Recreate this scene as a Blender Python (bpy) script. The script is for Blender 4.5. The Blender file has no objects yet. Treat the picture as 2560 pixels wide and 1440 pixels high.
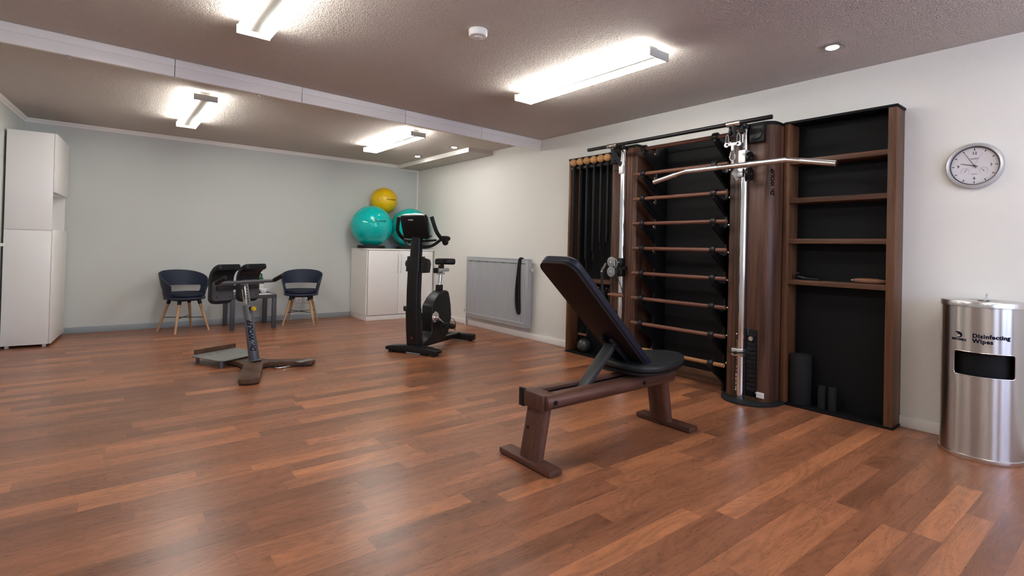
import bpy, bmesh, math, random
from mathutils import Vector, Matrix
random.seed(7)
S = bpy.context.scene
COL = S.collection
PI = math.pi

# ------------------------------------------------------------------ materials
def new_mat(name):
    m = bpy.data.materials.new(name); m.use_nodes = True
    nt = m.node_tree
    return m, nt, nt.nodes['Principled BSDF']

def plain(name, col, rough=0.5, metal=0.0, spec=0.5, bump=None, coat=0.0, emit=None, estr=0, vary=0.0, trans=0.0, aniso=0.0):
    m, nt, b = new_mat(name)
    b.inputs['Base Color'].default_value = (*col, 1)
    b.inputs['Roughness'].default_value = rough
    b.inputs['Metallic'].default_value = metal
    b.inputs['Specular IOR Level'].default_value = spec
    b.inputs['Coat Weight'].default_value = coat
    b.inputs['Transmission Weight'].default_value = trans
    b.inputs['Anisotropic'].default_value = aniso; b.inputs['Anisotropic Rotation'].default_value = .25 if aniso else 0
    if emit:
        b.inputs['Emission Color'].default_value = (*emit, 1)
        b.inputs['Emission Strength'].default_value = estr
    tc = nt.nodes.new('ShaderNodeTexCoord')
    if vary:
        n = nt.nodes.new('ShaderNodeTexNoise'); n.inputs['Scale'].default_value = 9
        n.inputs['Detail'].default_value = 4
        nt.links.new(tc.outputs['Object'], n.inputs['Vector'])
        hs = nt.nodes.new('ShaderNodeMixRGB'); hs.blend_type = 'MULTIPLY'; hs.inputs[0].default_value = vary
        hs.inputs[1].default_value = (*col, 1)
        nt.links.new(n.outputs['Fac'], hs.inputs[2]); nt.links.new(hs.outputs[0], b.inputs['Base Color'])
    if bump:
        sc, st, dist = bump
        n = nt.nodes.new('ShaderNodeTexNoise'); n.inputs['Scale'].default_value = sc
        n.inputs['Detail'].default_value = 3
        nt.links.new(tc.outputs['Object'], n.inputs['Vector'])
        bp = nt.nodes.new('ShaderNodeBump'); bp.inputs['Strength'].default_value = st
        bp.inputs['Distance'].default_value = dist
        nt.links.new(n.outputs['Fac'], bp.inputs['Height']); nt.links.new(bp.outputs['Normal'], b.inputs['Normal'])
    return m

def wood(name, dark, light, axis=2, rough=0.42, fine=1.0):
    m, nt, b = new_mat(name)
    tc = nt.nodes.new('ShaderNodeTexCoord')
    mp = nt.nodes.new('ShaderNodeMapping')
    sc = [14.0, 14.0, 14.0]; sc[axis] = 0.9
    mp.inputs['Scale'].default_value = sc
    n = nt.nodes.new('ShaderNodeTexNoise'); n.inputs['Scale'].default_value = 1.0
    n.inputs['Detail'].default_value = 6; n.inputs['Roughness'].default_value = .62; n.inputs['Distortion'].default_value = .6
    mp2 = nt.nodes.new('ShaderNodeMapping')
    s2 = [150.0, 150.0, 150.0]; s2[axis] = 5
    mp2.inputs['Scale'].default_value = s2
    n2 = nt.nodes.new('ShaderNodeTexNoise'); n2.inputs['Scale'].default_value = fine; n2.inputs['Detail'].default_value = 2
    ramp = nt.nodes.new('ShaderNodeValToRGB')
    ramp.color_ramp.elements[0].position = .32; ramp.color_ramp.elements[0].color = (*dark, 1)
    ramp.color_ramp.elements[1].position = .70; ramp.color_ramp.elements[1].color = (*light, 1)
    mx = nt.nodes.new('ShaderNodeMixRGB'); mx.blend_type = 'MULTIPLY'; mx.inputs[0].default_value = .45
    r2 = nt.nodes.new('ShaderNodeValToRGB')
    r2.color_ramp.elements[0].position = .3; r2.color_ramp.elements[0].color = (.45, .4, .38, 1)
    r2.color_ramp.elements[1].position = .6; r2.color_ramp.elements[1].color = (1, 1, 1, 1)
    L = nt.links.new
    L(tc.outputs['Object'], mp.inputs['Vector']); L(mp.outputs[0], n.inputs['Vector']); L(n.outputs['Fac'], ramp.inputs[0])
    L(tc.outputs['Object'], mp2.inputs['Vector']); L(mp2.outputs[0], n2.inputs['Vector']); L(n2.outputs['Fac'], r2.inputs[0])
    L(ramp.outputs[0], mx.inputs[1]); L(r2.outputs[0], mx.inputs[2]); L(mx.outputs[0], b.inputs['Base Color'])
    b.inputs['Roughness'].default_value = rough; b.inputs['Specular IOR Level'].default_value = .3
    bp = nt.nodes.new('ShaderNodeBump'); bp.inputs['Strength'].default_value = .15; bp.inputs['Distance'].default_value = .002
    L(n2.outputs['Fac'], bp.inputs['Height']); L(bp.outputs['Normal'], b.inputs['Normal'])
    return m

def floor_mat():
    m, nt, b = new_mat('laminate_floor')
    N = nt.nodes.new; L = nt.links.new
    def math_(op, a, c=None, d=None):
        n = N('ShaderNodeMath'); n.operation = op
        for i, v in enumerate((a, c, d)):
            if v is None: continue
            if isinstance(v, (int, float)): n.inputs[i].default_value = v
            else: L(v, n.inputs[i])
        return n.outputs[0]
    def wn(x, y=0.0, z=0.0):
        c = N('ShaderNodeCombineXYZ')
        for i, v in enumerate((x, y, z)):
            if isinstance(v, (int, float)): c.inputs[i].default_value = v
            else: L(v, c.inputs[i])
        w = N('ShaderNodeTexWhiteNoise'); w.noise_dimensions = '3D'; L(c.outputs[0], w.inputs['Vector'])
        return w.outputs['Value']
    g = N('ShaderNodeNewGeometry'); s = N('ShaderNodeSeparateXYZ'); L(g.outputs['Position'], s.inputs[0])
    X, Y = s.outputs[0], s.outputs[1]
    W = 0.0975
    yr = math_('DIVIDE', math_('ADD', Y, 0.03), W)
    row = math_('FLOOR', yr); fy = math_('FRACT', yr)
    r1 = wn(row, 3.3); r2 = wn(row, 9.1)
    Ln = math_('MULTIPLY_ADD', r2, .55, .62)
    xr = math_('DIVIDE', math_('ADD', X, math_('MULTIPLY_ADD', r1, 4.0, 10.0)), Ln)
    col = math_('FLOOR', xr); fx = math_('FRACT', xr)
    rb = wn(row, col, 1.7); rc = wn(row, col, 5.9)
    base = N('ShaderNodeValToRGB'); e = base.color_ramp.elements
    e[0].position = 0; e[0].color = FLOOR[0]
    e[1].position = 1; e[1].color = FLOOR[3]
    x = e.new(.4); x.color = FLOOR[1]
    x = e.new(.75); x.color = FLOOR[2]
    L(rb, base.inputs[0])
    # grain coordinates
    def grain(sx, sy, scale, detail, dist=0.0, k=30.0):
        c = N('ShaderNodeCombineXYZ')
        L(math_('MULTIPLY_ADD', rc, k, math_('MULTIPLY', X, sx)), c.inputs[0])
        L(math_('MULTIPLY_ADD', rb, k, math_('MULTIPLY', Y, sy)), c.inputs[1])
        n = N('ShaderNodeTexNoise'); n.inputs['Scale'].default_value = scale; n.inputs['Detail'].default_value = detail
        n.inputs['Distortion'].default_value = dist
        L(c.outputs[0], n.inputs['Vector']); return n.outputs['Fac']
    g1 = grain(1.6, 14, 1.0, 4, .8)
    g2 = grain(26, 260, 1.0, 3)
    # cathedral rings
    rings = math_('FRACT', math_('MULTIPLY', grain(1.3, 7, 1.0, 1, .3), 13))
    rings = math_('ABSOLUTE', math_('SUBTRACT', rings, .5))
    rings = math_('MULTIPLY', rings, 2)
    tot = math_('MULTIPLY_ADD', g1, .75, math_('MULTIPLY_ADD', g2, .62, math_('MULTIPLY', rings, .20)))
    vr = N('ShaderNodeMapRange'); vr.inputs['From Min'].default_value = .47; vr.inputs['From Max'].default_value = 1.08
    vr.inputs['To Min'].default_value = .55; vr.inputs['To Max'].default_value = 1.25
    L(tot, vr.inputs['Value'])
    # seams
    e1 = math_('LESS_THAN', fy, .018)
    e2 = math_('LESS_THAN', fx, math_('DIVIDE', .0022, Ln))
    seam = math_('MAXIMUM', e1, e2)
    val = math_('MULTIPLY', vr.outputs[0], math_('MULTIPLY_ADD', seam, -.38, 1.0))
    mx = N('ShaderNodeVectorMath'); mx.operation = 'SCALE'
    L(base.outputs[0], mx.inputs[0]); L(val, mx.inputs['Scale']); L(mx.outputs[0], b.inputs['Base Color'])
    rg = N('ShaderNodeMapRange'); rg.inputs['To Min'].default_value = .22; rg.inputs['To Max'].default_value = .38
    L(g2, rg.inputs['Value']); L(rg.outputs[0], b.inputs['Roughness'])
    b.inputs['Specular IOR Level'].default_value = .55
    bp = N('ShaderNodeBump'); bp.inputs['Strength'].default_value = .22; bp.inputs['Distance'].default_value = .002
    hh = math_('MULTIPLY_ADD', seam, -1.5, g2)
    L(hh, bp.inputs['Height']); L(bp.outputs['Normal'], b.inputs['Normal'])
    return m

def ceiling_mat(name, col):
    m, nt, b = new_mat(name); N = nt.nodes.new; L = nt.links.new
    b.inputs['Base Color'].default_value = (*col, 1); b.inputs['Roughness'].default_value = .85
    b.inputs['Specular IOR Level'].default_value = .2
    g = N('ShaderNodeNewGeometry')
    n = N('ShaderNodeTexNoise'); n.inputs['Scale'].default_value = 55; n.inputs['Detail'].default_value = 4; n.inputs['Distortion'].default_value = 1.2
    n2 = N('ShaderNodeTexNoise'); n2.inputs['Scale'].default_value = 130; n2.inputs['Detail'].default_value = 2
    L(g.outputs['Position'], n.inputs['Vector']); L(g.outputs['Position'], n2.inputs['Vector'])
    a = N('ShaderNodeMath'); a.operation = 'MULTIPLY_ADD'; a.inputs[1].default_value = .35
    L(n2.outputs['Fac'], a.inputs[0]); L(n.outputs['Fac'], a.inputs[2])
    bp = N('ShaderNodeBump'); bp.inputs['Strength'].default_value = .8; bp.inputs['Distance'].default_value = .02
    L(a.outputs[0], bp.inputs['Height']); L(bp.outputs['Normal'], b.inputs['Normal'])
    return m

def wallpaper(name, col, amp=.35):
    m, nt, b = new_mat(name); N = nt.nodes.new; L = nt.links.new
    b.inputs['Base Color'].default_value = (*col, 1); b.inputs['Roughness'].default_value = .7
    b.inputs['Specular IOR Level'].default_value = .25
    g = N('ShaderNodeNewGeometry')
    n = N('ShaderNodeTexWave'); n.wave_type = 'BANDS'; n.bands_direction = 'DIAGONAL'; n.inputs['Scale'].default_value = 42
    n.inputs['Distortion'].default_value = 2.5; n.inputs['Detail'].default_value = 2; n.inputs['Detail Scale'].default_value = 3
    L(g.outputs['Position'], n.inputs['Vector'])
    bp = N('ShaderNodeBump'); bp.inputs['Strength'].default_value = amp; bp.inputs['Distance'].default_value = .002
    L(n.outputs['Fac'], bp.inputs['Height']); L(bp.outputs['Normal'], b.inputs['Normal'])
    return m

FLOOR = [(.215, .084, .042, 1), (.285, .110, .054, 1), (.35, .137, .066, 1), (.48, .185, .082, 1)]
M = {}
M['floor'] = floor_mat()
M['ceiling'] = ceiling_mat('stucco_ceiling', (.61, .55, .50))
M['soffit'] = ceiling_mat('smooth_soffit', (.62, .58, .53))
M['wall_white'] = wallpaper('white_wallpaper', (.75, .735, .70), .14)
M['wall_gray'] = wallpaper('grey_wall_paint', (.61, .635, .60), .06)
M['skirt_gray'] = plain('grey_skirting', (.33, .37, .39), .45)
M['skirt_white'] = plain('white_skirting', (.84, .81, .78), .4)
M['crown'] = plain('white_crown_moulding', (.86, .83, .79), .5)
M['fascia'] = plain('painted_fascia', (.86, .83, .80), .5)
M['white'] = plain('white_melamine', (.86, .84, .81), .35)
M['white_plastic'] = plain('white_plastic', (.8, .8, .78), .35)
M['dark_gap'] = plain('dark_interior', (.02, .018, .018), .8)
M['walnut'] = wood('walnut_veneer', (.034, .016, .011), (.140, .066, .041), 2)
M['walnut_stile'] = wood('walnut_stile', (.070, .030, .015), (.19, .088, .043), 2)
M['walnut_y'] = wood('walnut_veneer_shelf', (.060, .026, .014), (.155, .072, .040), 1)
M['walnut_bench'] = wood('walnut_bench_x', (.058, .024, .016), (.155, .066, .043), 0)
M['walnut_bench_z'] = wood('walnut_bench_z', (.055, .023, .016), (.14, .060, .040), 2)
M['walnut_bench_y'] = wood('walnut_bench_y', (.058, .024, .016), (.14, .060, .040), 1)
M['walnut_board'] = plain('walnut_backboard', (.011, .006, .0055), .6, spec=.2)
M['rung'] = wood('beech_rung_brown', (.10, .04, .026), (.20, .085, .055), 1)
M['rung_lit'] = wood('beech_rung_lit', (.28, .12, .045), (.42, .20, .085), 1)  # yellow light on the bottom rung, put into a paler wood colour
M['handle_wood'] = wood('handle_wood', (.16, .07, .04), (.30, .14, .08), 1)
M['knob_wood'] = wood('light_beech', (.48, .24, .09), (.66, .38, .17), 2)
M['leg_wood'] = wood('beech_leg', (.46, .27, .13), (.62, .40, .22), 2)
M['black_panel'] = plain('black_panel', (.0045, .0045, .005), .6, spec=.18, bump=(40, .1, .002))
M['black_metal'] = plain('black_metal', (.006, .006, .007), .38, spec=.3)
M['black_plastic'] = plain('black_plastic', (.0075, .0075, .008), .42, spec=.32, bump=(350, .08, .001))
M['black_gloss'] = plain('black_gloss', (.006, .006, .007), .30, spec=.25)
M['black_rubber'] = plain('black_rubber', (.012, .012, .013), .7, spec=.3, bump=(160, .3, .002))
M['foam'] = plain('charcoal_foam', (.014, .014, .015), .9, spec=.2, bump=(220, .6, .003))
M['band'] = plain('grey_black_elastic', (.010, .0105, .012), .6, spec=.3)
M['leather'] = plain('black_upholstery', (.014, .016, .018), .42, spec=.32, bump=(220, .12, .001))
M['leather_blue'] = plain('navy_upholstery', (.009, .011, .022), .4, spec=.3, bump=(220, .12, .001))
M['chrome'] = plain('chrome', (.82, .82, .82), .12, 1.0)
M['alu'] = plain('brushed_aluminium', (.68, .68, .68), .32, 1.0)
M['steel'] = plain('brushed_steel', (.55, .535, .52), .30, 1.0, aniso=.95)
_n = M['steel'].node_tree; _tg = _n.nodes.new('ShaderNodeTangent'); _tg.direction_type = 'RADIAL'; _tg.axis = 'Z'
_n.links.new(_tg.outputs[0], _n.nodes['Principled BSDF'].inputs['Tangent'])
M['steel_rim'] = plain('steel_rim', (.66, .64, .62), .25, 1.0)
M['grey_metal'] = plain('grey_powder_coat', (.12, .125, .14), .42, .3)
M['dark_grey_metal'] = plain('dark_grey_powder_coat', (.028, .030, .031), .45, .2)
M['plate_grey'] = plain('grey_checker_plate', (.21, .21, .20), .5, .2, bump=(300, .3, .001))
M['radiator'] = plain('grey_radiator_enamel', (.37, .385, .40), .4)
M['radiator_light'] = plain('light_radiator_slots', (.62, .65, .68), .4)
M['pipe_white'] = plain('white_pipe', (.8, .79, .77), .35)
M['chair_shell'] = plain('navy_chair_shell', (.022, .030, .055), .5, spec=.35)
M['chair_pad'] = plain('navy_chair_cushion', (.007, .011, .030), .5, spec=.3, bump=(200, .1, .001))
M['table'] = plain('charcoal_table', (.05, .052, .058), .45)
M['teal'] = plain('teal_vinyl', (.0, .47, .43), .14, spec=.5)
M['teal_ink'] = plain('dark_teal_print', (.0, .10, .10), .3)
M['yellow'] = plain('yellow_vinyl', (.72, .46, .0), .36)
M['yellow_ink'] = plain('brown_print', (.10, .06, .0), .4)
M['yellow_knob'] = plain('yellow_plastic', (.80, .55, .03), .35)
M['print_black'] = plain('black_print', (.003, .003, .004), .7, spec=.1)
M['print_white'] = plain('white_print', (.75, .73, .70), .5)
M['print_navy'] = plain('navy_print', (.004, .005, .015), .7, spec=.1)
M['print_grey'] = plain('grey_print', (.30, .28, .33), .5)
M['red'] = plain('red_print', (.45, .01, .03), .5)
M['clock_face'] = plain('clock_face', (.74, .71, .74), .4)
M['silver_plastic'] = plain('silver_plastic', (.56, .56, .57), .3, .6)
M['pewter'] = plain('grey_ball', (.035, .035, .034), .3)
M['green_glass'] = plain('green_glass', (.01, .12, .04), .08, spec=.6)
M['tissue'] = plain('white_tissue', (.85, .84, .84), .8)
M['clear'] = plain('clear_plastic', (.8, .78, .76), .15, trans=.6)
M['light'] = plain('fluorescent_diffuser', (.9, .9, .9), .4, emit=(1.0, .99, .94), estr=24.0)
M['led'] = plain('led_spot', (.9, .9, .9), .4, emit=(1.0, .97, .92), estr=60)
M['pane'] = None
M['light_block'] = plain('added_blind_fabric', (.72, .73, .76), .8)  # opaque sheet added over the left window to stop daylight
_m, _nt, _b = new_mat('window_glass')
_t = _nt.nodes.new('ShaderNodeBsdfTransparent'); _g = _nt.nodes.new('ShaderNodeBsdfGlossy'); _g.inputs['Roughness'].default_value = .02
_x = _nt.nodes.new('ShaderNodeMixShader'); _x.inputs[0].default_value = .06
_nt.links.new(_t.outputs[0], _x.inputs[1]); _nt.links.new(_g.outputs[0], _x.inputs[2])
_nt.links.new(_x.outputs[0], _nt.nodes['Material Output'].inputs['Surface'])
M['pane'] = _m

# ------------------------------------------------------------------ mesh builder
class MB:
    def __init__(s): s.bm = bmesh.new()
    def _add(s, t, mat=None):
        if mat is not None: bmesh.ops.transform(t, matrix=mat, verts=t.verts)
        me = bpy.data.meshes.new('t'); t.to_mesh(me); t.free(); s.bm.from_mesh(me); bpy.data.meshes.remove(me); return s
    def box(s, x0, x1, y0, y1, z0, z1, b=0, seg=2, mat=None):
        t = bmesh.new(); bmesh.ops.create_cube(t, size=1)
        for v in t.verts:
            v.co = Vector(((x0 + x1) / 2 + v.co.x * (x1 - x0), (y0 + y1) / 2 + v.co.y * (y1 - y0), (z0 + z1) / 2 + v.co.z * (z1 - z0)))
        if b: bmesh.ops.bevel(t, geom=t.edges[:], offset=b, segments=seg, affect='EDGES', profile=.5)
        return s._add(t, mat)
    def cyl(s, p0, p1, r0, r1=None, seg=20, b=0):
        r1 = r0 if r1 is None else r1
        p0 = Vector(p0); p1 = Vector(p1); d = p1 - p0
        t = bmesh.new(); bmesh.ops.create_cone(t, cap_ends=True, segments=seg, radius1=r0, radius2=r1, depth=d.length)
        if b:
            ed = [e for e in t.edges if abs(abs(e.verts[0].co.z) - d.length / 2) < 1e-6 and abs(e.verts[0].co.z - e.verts[1].co.z) < 1e-6]
            bmesh.ops.bevel(t, geom=ed, offset=b, segments=2, affect='EDGES', profile=.5)
        q = Vector((0, 0, 1)).rotation_difference(d.normalized()).to_matrix().to_4x4()
        return s._add(t, Matrix.Translation((p0 + p1) / 2) @ q)
    def sphere(s, c, r, seg=24, sc=(1, 1, 1)):
        t = bmesh.new(); bmesh.ops.create_uvsphere(t, u_segments=seg, v_segments=seg // 2, radius=r)
        return s._add(t, Matrix.Translation(c) @ Matrix.Diagonal((*sc, 1)))
    def tube(s, pts, r, seg=10, closed=False, smooth=0, sc=None):
        P = [Vector(p) for p in pts]
        for _ in range(smooth):   # Chaikin corner cutting
            Q = []
            n = len(P); rng = range(n if closed else n - 1)
            if not closed: Q.append(P[0])
            for i in rng:
                a, b = P[i], P[(i + 1) % n]
                Q += [a * .75 + b * .25, a * .25 + b * .75]
            if not closed: Q.append(P[-1])
            P = Q
        t = bmesh.new(); rings = []; n = len(P); up = None
        for i, p in enumerate(P):
            a = P[i - 1] if (i > 0 or closed) else p; b = P[(i + 1) % n] if (i < n - 1 or closed) else p
            d = (b - a).normalized()
            if up is None:
                up = Vector((0, 0, 1)) if abs(d.z) < .9 else Vector((1, 0, 0))
            up = (up - d * up.dot(d)).normalized(); sd = d.cross(up)
            rr = r[i] if isinstance(r, (list, tuple)) and len(r) == n else (r if not isinstance(r, (list, tuple)) else r[0])
            s1, s2 = sc if sc else (1, 1)
            rings.append([t.verts.new(p + (sd * math.cos(k * 2 * PI / seg) * s1 + up * math.sin(k * 2 * PI / seg) * s2) * rr) for k in range(seg)])
        for i in range(n if closed else n - 1):
            A, B = rings[i], rings[(i + 1) % n]
            for k in range(seg):
                t.faces.new((A[k], A[(k + 1) % seg], B[(k + 1) % seg], B[k]))
        if not closed:
            t.faces.new(rings[0][::-1]); t.faces.new(rings[-1])
        bmesh.ops.recalc_face_normals(t, faces=t.faces)
        return s._add(t)
    def lathe(s, prof, c=(0, 0, 0), seg=40, mat=None):
        t = bmesh.new(); R = []
        for (r, z) in prof:
            if r < 1e-6: R.append([t.verts.new((0, 0, z))])
            else: R.append([t.verts.new((r * math.cos(k * 2 * PI / seg), r * math.sin(k * 2 * PI / seg), z)) for k in range(seg)])
        for A, B in zip(R, R[1:]):
            for k in range(seg):
                j = (k + 1) % seg
                if len(A) == 1 and len(B) > 1: t.faces.new((A[0], B[j], B[k]))
                elif len(B) == 1 and len(A) > 1: t.faces.new((A[k], A[j], B[0]))
                elif len(A) > 1: t.faces.new((A[k], A[j], B[j], B[k]))
        bmesh.ops.recalc_face_normals(t, faces=t.faces)
        mm = Matrix.Translation(c)
        if mat is not None: mm = mm @ mat
        return s._add(t, mm)
    def prism(s, poly, d0, d1, plane='xz', b=0, mat=None, seg=2):
        """poly in the given plane, extruded along the third axis from d0 to d1"""
        t = bmesh.new()
        def P(a, c, d):
            return {'xz': (a, d, c), 'xy': (a, c, d), 'yz': (d, a, c)}[plane]
        A = [t.verts.new(P(a, c, d0)) for a, c in poly]; B = [t.verts.new(P(a, c, d1)) for a, c in poly]
        n = len(poly)
        t.faces.new(A); t.faces.new(B[::-1])
        for i in range(n): t.faces.new((A[i], B[i], B[(i + 1) % n], A[(i + 1) % n]))
        bmesh.ops.recalc_face_normals(t, faces=t.faces)
        if b:
            sA, sB = set(A), set(B)
            ed = [e for e in t.edges if (e.verts[0] in sA) == (e.verts[1] in sA)]
            bmesh.ops.bevel(t, geom=ed, offset=b, segments=seg, affect='EDGES', profile=.5)
        return s._add(t, mat)
    def grid(s, fn, nu, nv, thick=0.0, closed_u=False):
        """surface fn(u,v)->(point) with thickness along normals"""
        t = bmesh.new()
        V = [[t.verts.new(fn(i / nu, j / nv)) for j in range(nv + 1)] for i in range(nu + (0 if closed_u else 1))]
        nn = len(V)
        for i in range(nu):
            for j in range(nv):
                a = V[i][j]; b = V[(i + 1) % nn][j]; c = V[(i + 1) % nn][j + 1]; d = V[i][j + 1]
                try: t.faces.new((a, b, c, d))
                except Exception: pass
        bmesh.ops.recalc_face_normals(t, faces=t.faces)
        if thick:
            bmesh.ops.solidify(t, geom=t.faces[:], thickness=thick)
        return s._add(t)
    def build(s, name, mat, parent=None, loc=None, flat=False, ang=38):
        me = bpy.data.meshes.new(name); s.bm.to_mesh(me); s.bm.free()
        if not flat:
            me.shade_smooth(); me.set_sharp_from_angle(angle=math.radians(ang))
        me.materials.append(mat)
        o = bpy.data.objects.new(name, me); COL.objects.link(o)
        if parent: o.parent = parent
        if loc: o.location = loc
        return o

def rrect(x0, x1, y0, y1, r, n=5):
    pts = []
    for cx, cy, a0 in ((x1 - r, y1 - r, 0), (x0 + r, y1 - r, 90), (x0 + r, y0 + r, 180), (x1 - r, y0 + r, 270)):
        for k in range(n + 1):
            a = math.radians(a0 + 90 * k / n); pts.append((cx + r * math.cos(a), cy + r * math.sin(a)))
    return pts

def tag(o, label=None, cat=None, group=None, kind=None):
    if label: o['label'] = label
    if cat: o['category'] = cat
    if group: o['group'] = group
    if kind: o['kind'] = kind
    return o
def thing(name, label, cat, loc=(0, 0, 0), rz=0.0, group=None):
    o = bpy.data.objects.new(name, None); COL.objects.link(o)
    o.empty_display_size = .1
    o.location = loc; o.rotation_euler = (0, 0, math.radians(rz))
    return tag(o, label, cat, group)
def struct(o): o['kind'] = 'structure'; return o
def copy_tree(o, parent=None):
    c = o.copy(); COL.objects.link(c)
    if parent: c.parent = parent
    for ch in [x for x in bpy.data.objects if x.parent == o]: copy_tree(ch, c)
    return c
def label_of(o, s): o['label'] = s; return o

def text(s, size, mat, parent, mtx, name='lettering', shear=0.0, offset=0.0, ext=.0008, align='CENTER', spacing=1.0, curve=None):
    cu = bpy.data.curves.new('txt', 'FONT'); cu.body = s; cu.size = size; cu.shear = shear; cu.offset = offset
    cu.extrude = ext; cu.align_x = align; cu.align_y = 'CENTER'; cu.space_character = spacing; cu.resolution_u = 3
    o = bpy.data.objects.new('txt', cu); COL.objects.link(o)
    dg = bpy.context.evaluated_depsgraph_get(); dg.update()
    me = bpy.data.meshes.new_from_object(o.evaluated_get(dg)); bpy.data.objects.remove(o)
    if curve: # bend: local x -> angle
        for v in me.vertices: v.co = Vector(curve(v.co))
    else:
        me.transform(mtx)
    me.materials.clear(); me.materials.append(mat)
    ob = bpy.data.objects.new(name, me); COL.objects.link(ob)
    if parent: ob.parent = parent
    return ob
def basis(xd, yd, o):
    x = Vector(xd).normalized(); y = Vector(yd).normalized(); z = x.cross(y)
    return Matrix(((x.x, y.x, z.x, o[0]), (x.y, y.y, z.y, o[1]), (x.z, y.z, z.z, o[2]), (0, 0, 0, 1)))

# ------------------------------------------------------------------ camera
yaw, pitch, roll, F, CY, HC = 0.66766, 0.0092, -0.02394, 1295.98, 610.12, 1.13543
fw0 = Vector((math.sin(yaw), math.cos(yaw), 0)); r0 = Vector((math.cos(yaw), -math.sin(yaw), 0)); u0 = Vector((0, 0, 1))
fw = fw0 * math.cos(pitch) + u0 * math.sin(pitch); up = u0 * math.cos(pitch) - fw0 * math.sin(pitch)
rr = r0 * math.cos(roll) - up * math.sin(roll); uu = up * math.cos(roll) + r0 * math.sin(roll)
cd = bpy.data.cameras.new('camera'); cam = bpy.data.objects.new('camera', cd); COL.objects.link(cam)
cam.matrix_world = Matrix(((rr.x, uu.x, -fw.x, 0), (rr.y, uu.y, -fw.y, 0), (rr.z, uu.z, -fw.z, HC), (0, 0, 0, 1)))
cd.sensor_width = 36; cd.sensor_fit = 'HORIZONTAL'; cd.lens = F / 2560 * 36; cd.shift_y = (CY - 720) / 2560
cd.clip_start = .02; cd.clip_end = 60
S.camera = cam

# ------------------------------------------------------------------ room
H = 2.5; XR = 4.27; YB = 8.09; YF = -2.4
def lx(y): return -0.744 + (y - 8.09) * 0.081       # the left wall runs slightly askew
struct(MB().box(-2.2, XR + .2, YF - .2, YB + .2, -.12, 0).build('floor', M['floor'], flat=True))
struct(MB().box(-2.2, XR + .2, YF - .2, YB + .2, H, H + .12).build('ceiling', M['ceiling'], flat=True))
struct(MB().box(XR, XR + .15, YF - .2, YB + .2, 0, H).build('wall_right', M['wall_white'], flat=True))
struct(MB().box(-1.4, XR, YB, YB + .15, 0, H).build('wall_back', M['wall_gray'], flat=True))
# left wall with window openings, built in its own slanted frame (local y along the wall, local x out of the room)
LA = math.atan(.081)
LW = bpy.data.objects  # placeholder
def lmat(): return Matrix.Translation((lx(YB), YB, 0)) @ Matrix.Rotation(-LA, 4, 'Z')
LMX = lmat()
def leftpt(o): o.matrix_world = LMX; return o
wins = [(-2.25, -.96, 1.07, 2.16)]
w = MB(); ys = [-10.6] + [v for a, b, c, d in sorted(wins) for v in (a, b)] + [.0]
w.box(-.2, 0, -10.6, 0, 0, 1.07).box(-.2, 0, -10.6, 0, 2.16, H)
for i in range(0, len(ys), 2): w.box(-.2, 0, ys[i], ys[i + 1], 1.07, 2.16)
struct(leftpt(w.build('wall_left', M['wall_gray'], flat=True)))
# rear wall (behind the camera) with two windows
rw = [(.2, 1.5, .95, 2.15), (2.2, 3.95, .85, 2.25)]
w = MB(); w.box(-2.2, XR, YF - .15, YF, 0, .85).box(-2.2, XR, YF - .15, YF, 2.25, H)
w.box(-2.2, 2.0, YF - .15, YF, .85, .95).box(-2.2, 2.0, YF - .15, YF, 2.15, 2.25)
w.box(-2.2, .2, YF - .15, YF, .95, 2.15).box(1.5, 2.0, YF - .15, YF, .95, 2.15).box(2.0, 2.2, YF - .15, YF, .85, 2.25).box(3.95, XR, YF - .15, YF, .85, 2.25)
struct(w.build('wall_rear', M['wall_white'], flat=True))
n = 1
for (a, b, c, d) in wins:
    root = bpy.data.objects.new('window_%d' % n, None); COL.objects.link(root); leftpt(root); struct(root); n += 1
    f = MB()
    for (y0, y1, z0, z1) in ((a, b, c, c + .06), (a, b, d - .06, d), (a, a + .06, c + .06, d - .06), (b - .06, b, c + .06, d - .06), ((a + b) / 2 - .04, (a + b) / 2 + .04, c + .06, d - .06)):
        f.box(-.10, -.04, y0, y1, z0, z1, b=.006)
    f.build('window_frame', M['white_plastic'], root)
    MB().box(-.075, -.07, a + .05, b - .05, c + .05, d - .05).build('window_pane', M['pane'], root, flat=True)
    MB().box(-.034, -.030, a + .005, b - .005, c + .012, d - .03).cyl((-.022, a + .005, d - .022), (-.022, b - .005, d - .022), .02).build('added_blind', M['light_block'], root)  # blind added to keep this window's daylight out of the room
    MB().box(-.04, .055, a - .03, b + .03, c - .03, c, b=.006).build('window_sill', M['skirt_white'], root)
for (a, b, c, d) in rw:
    root = bpy.data.objects.new('window_%d' % n, None); COL.objects.link(root); struct(root); n += 1
    root.location = (a, YF, c)
    W_, H_ = b - a, d - c
    f = MB()
    for (x0, x1, z0, z1) in ((0, W_, 0, .06), (0, W_, H_ - .06, H_), (0, .06, .06, H_ - .06), (W_ - .06, W_, .06, H_ - .06), (W_ / 2 - .05, W_ / 2 + .05, .06, H_ - .06)):
        f.box(x0, x1, -.1, -.04, z0, z1, b=.006)
    f.build('window_frame', M['white_plastic'], root)
    MB().box(.05, W_ - .05, -.075, -.07, .05, H_ - .05).build('window_pane', M['pane'], root, flat=True)
    MB().box(-.03, W_ + .03, -.04, .08, -.03, 0, b=.006).build('window_sill', M['skirt_white'], root)
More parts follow.
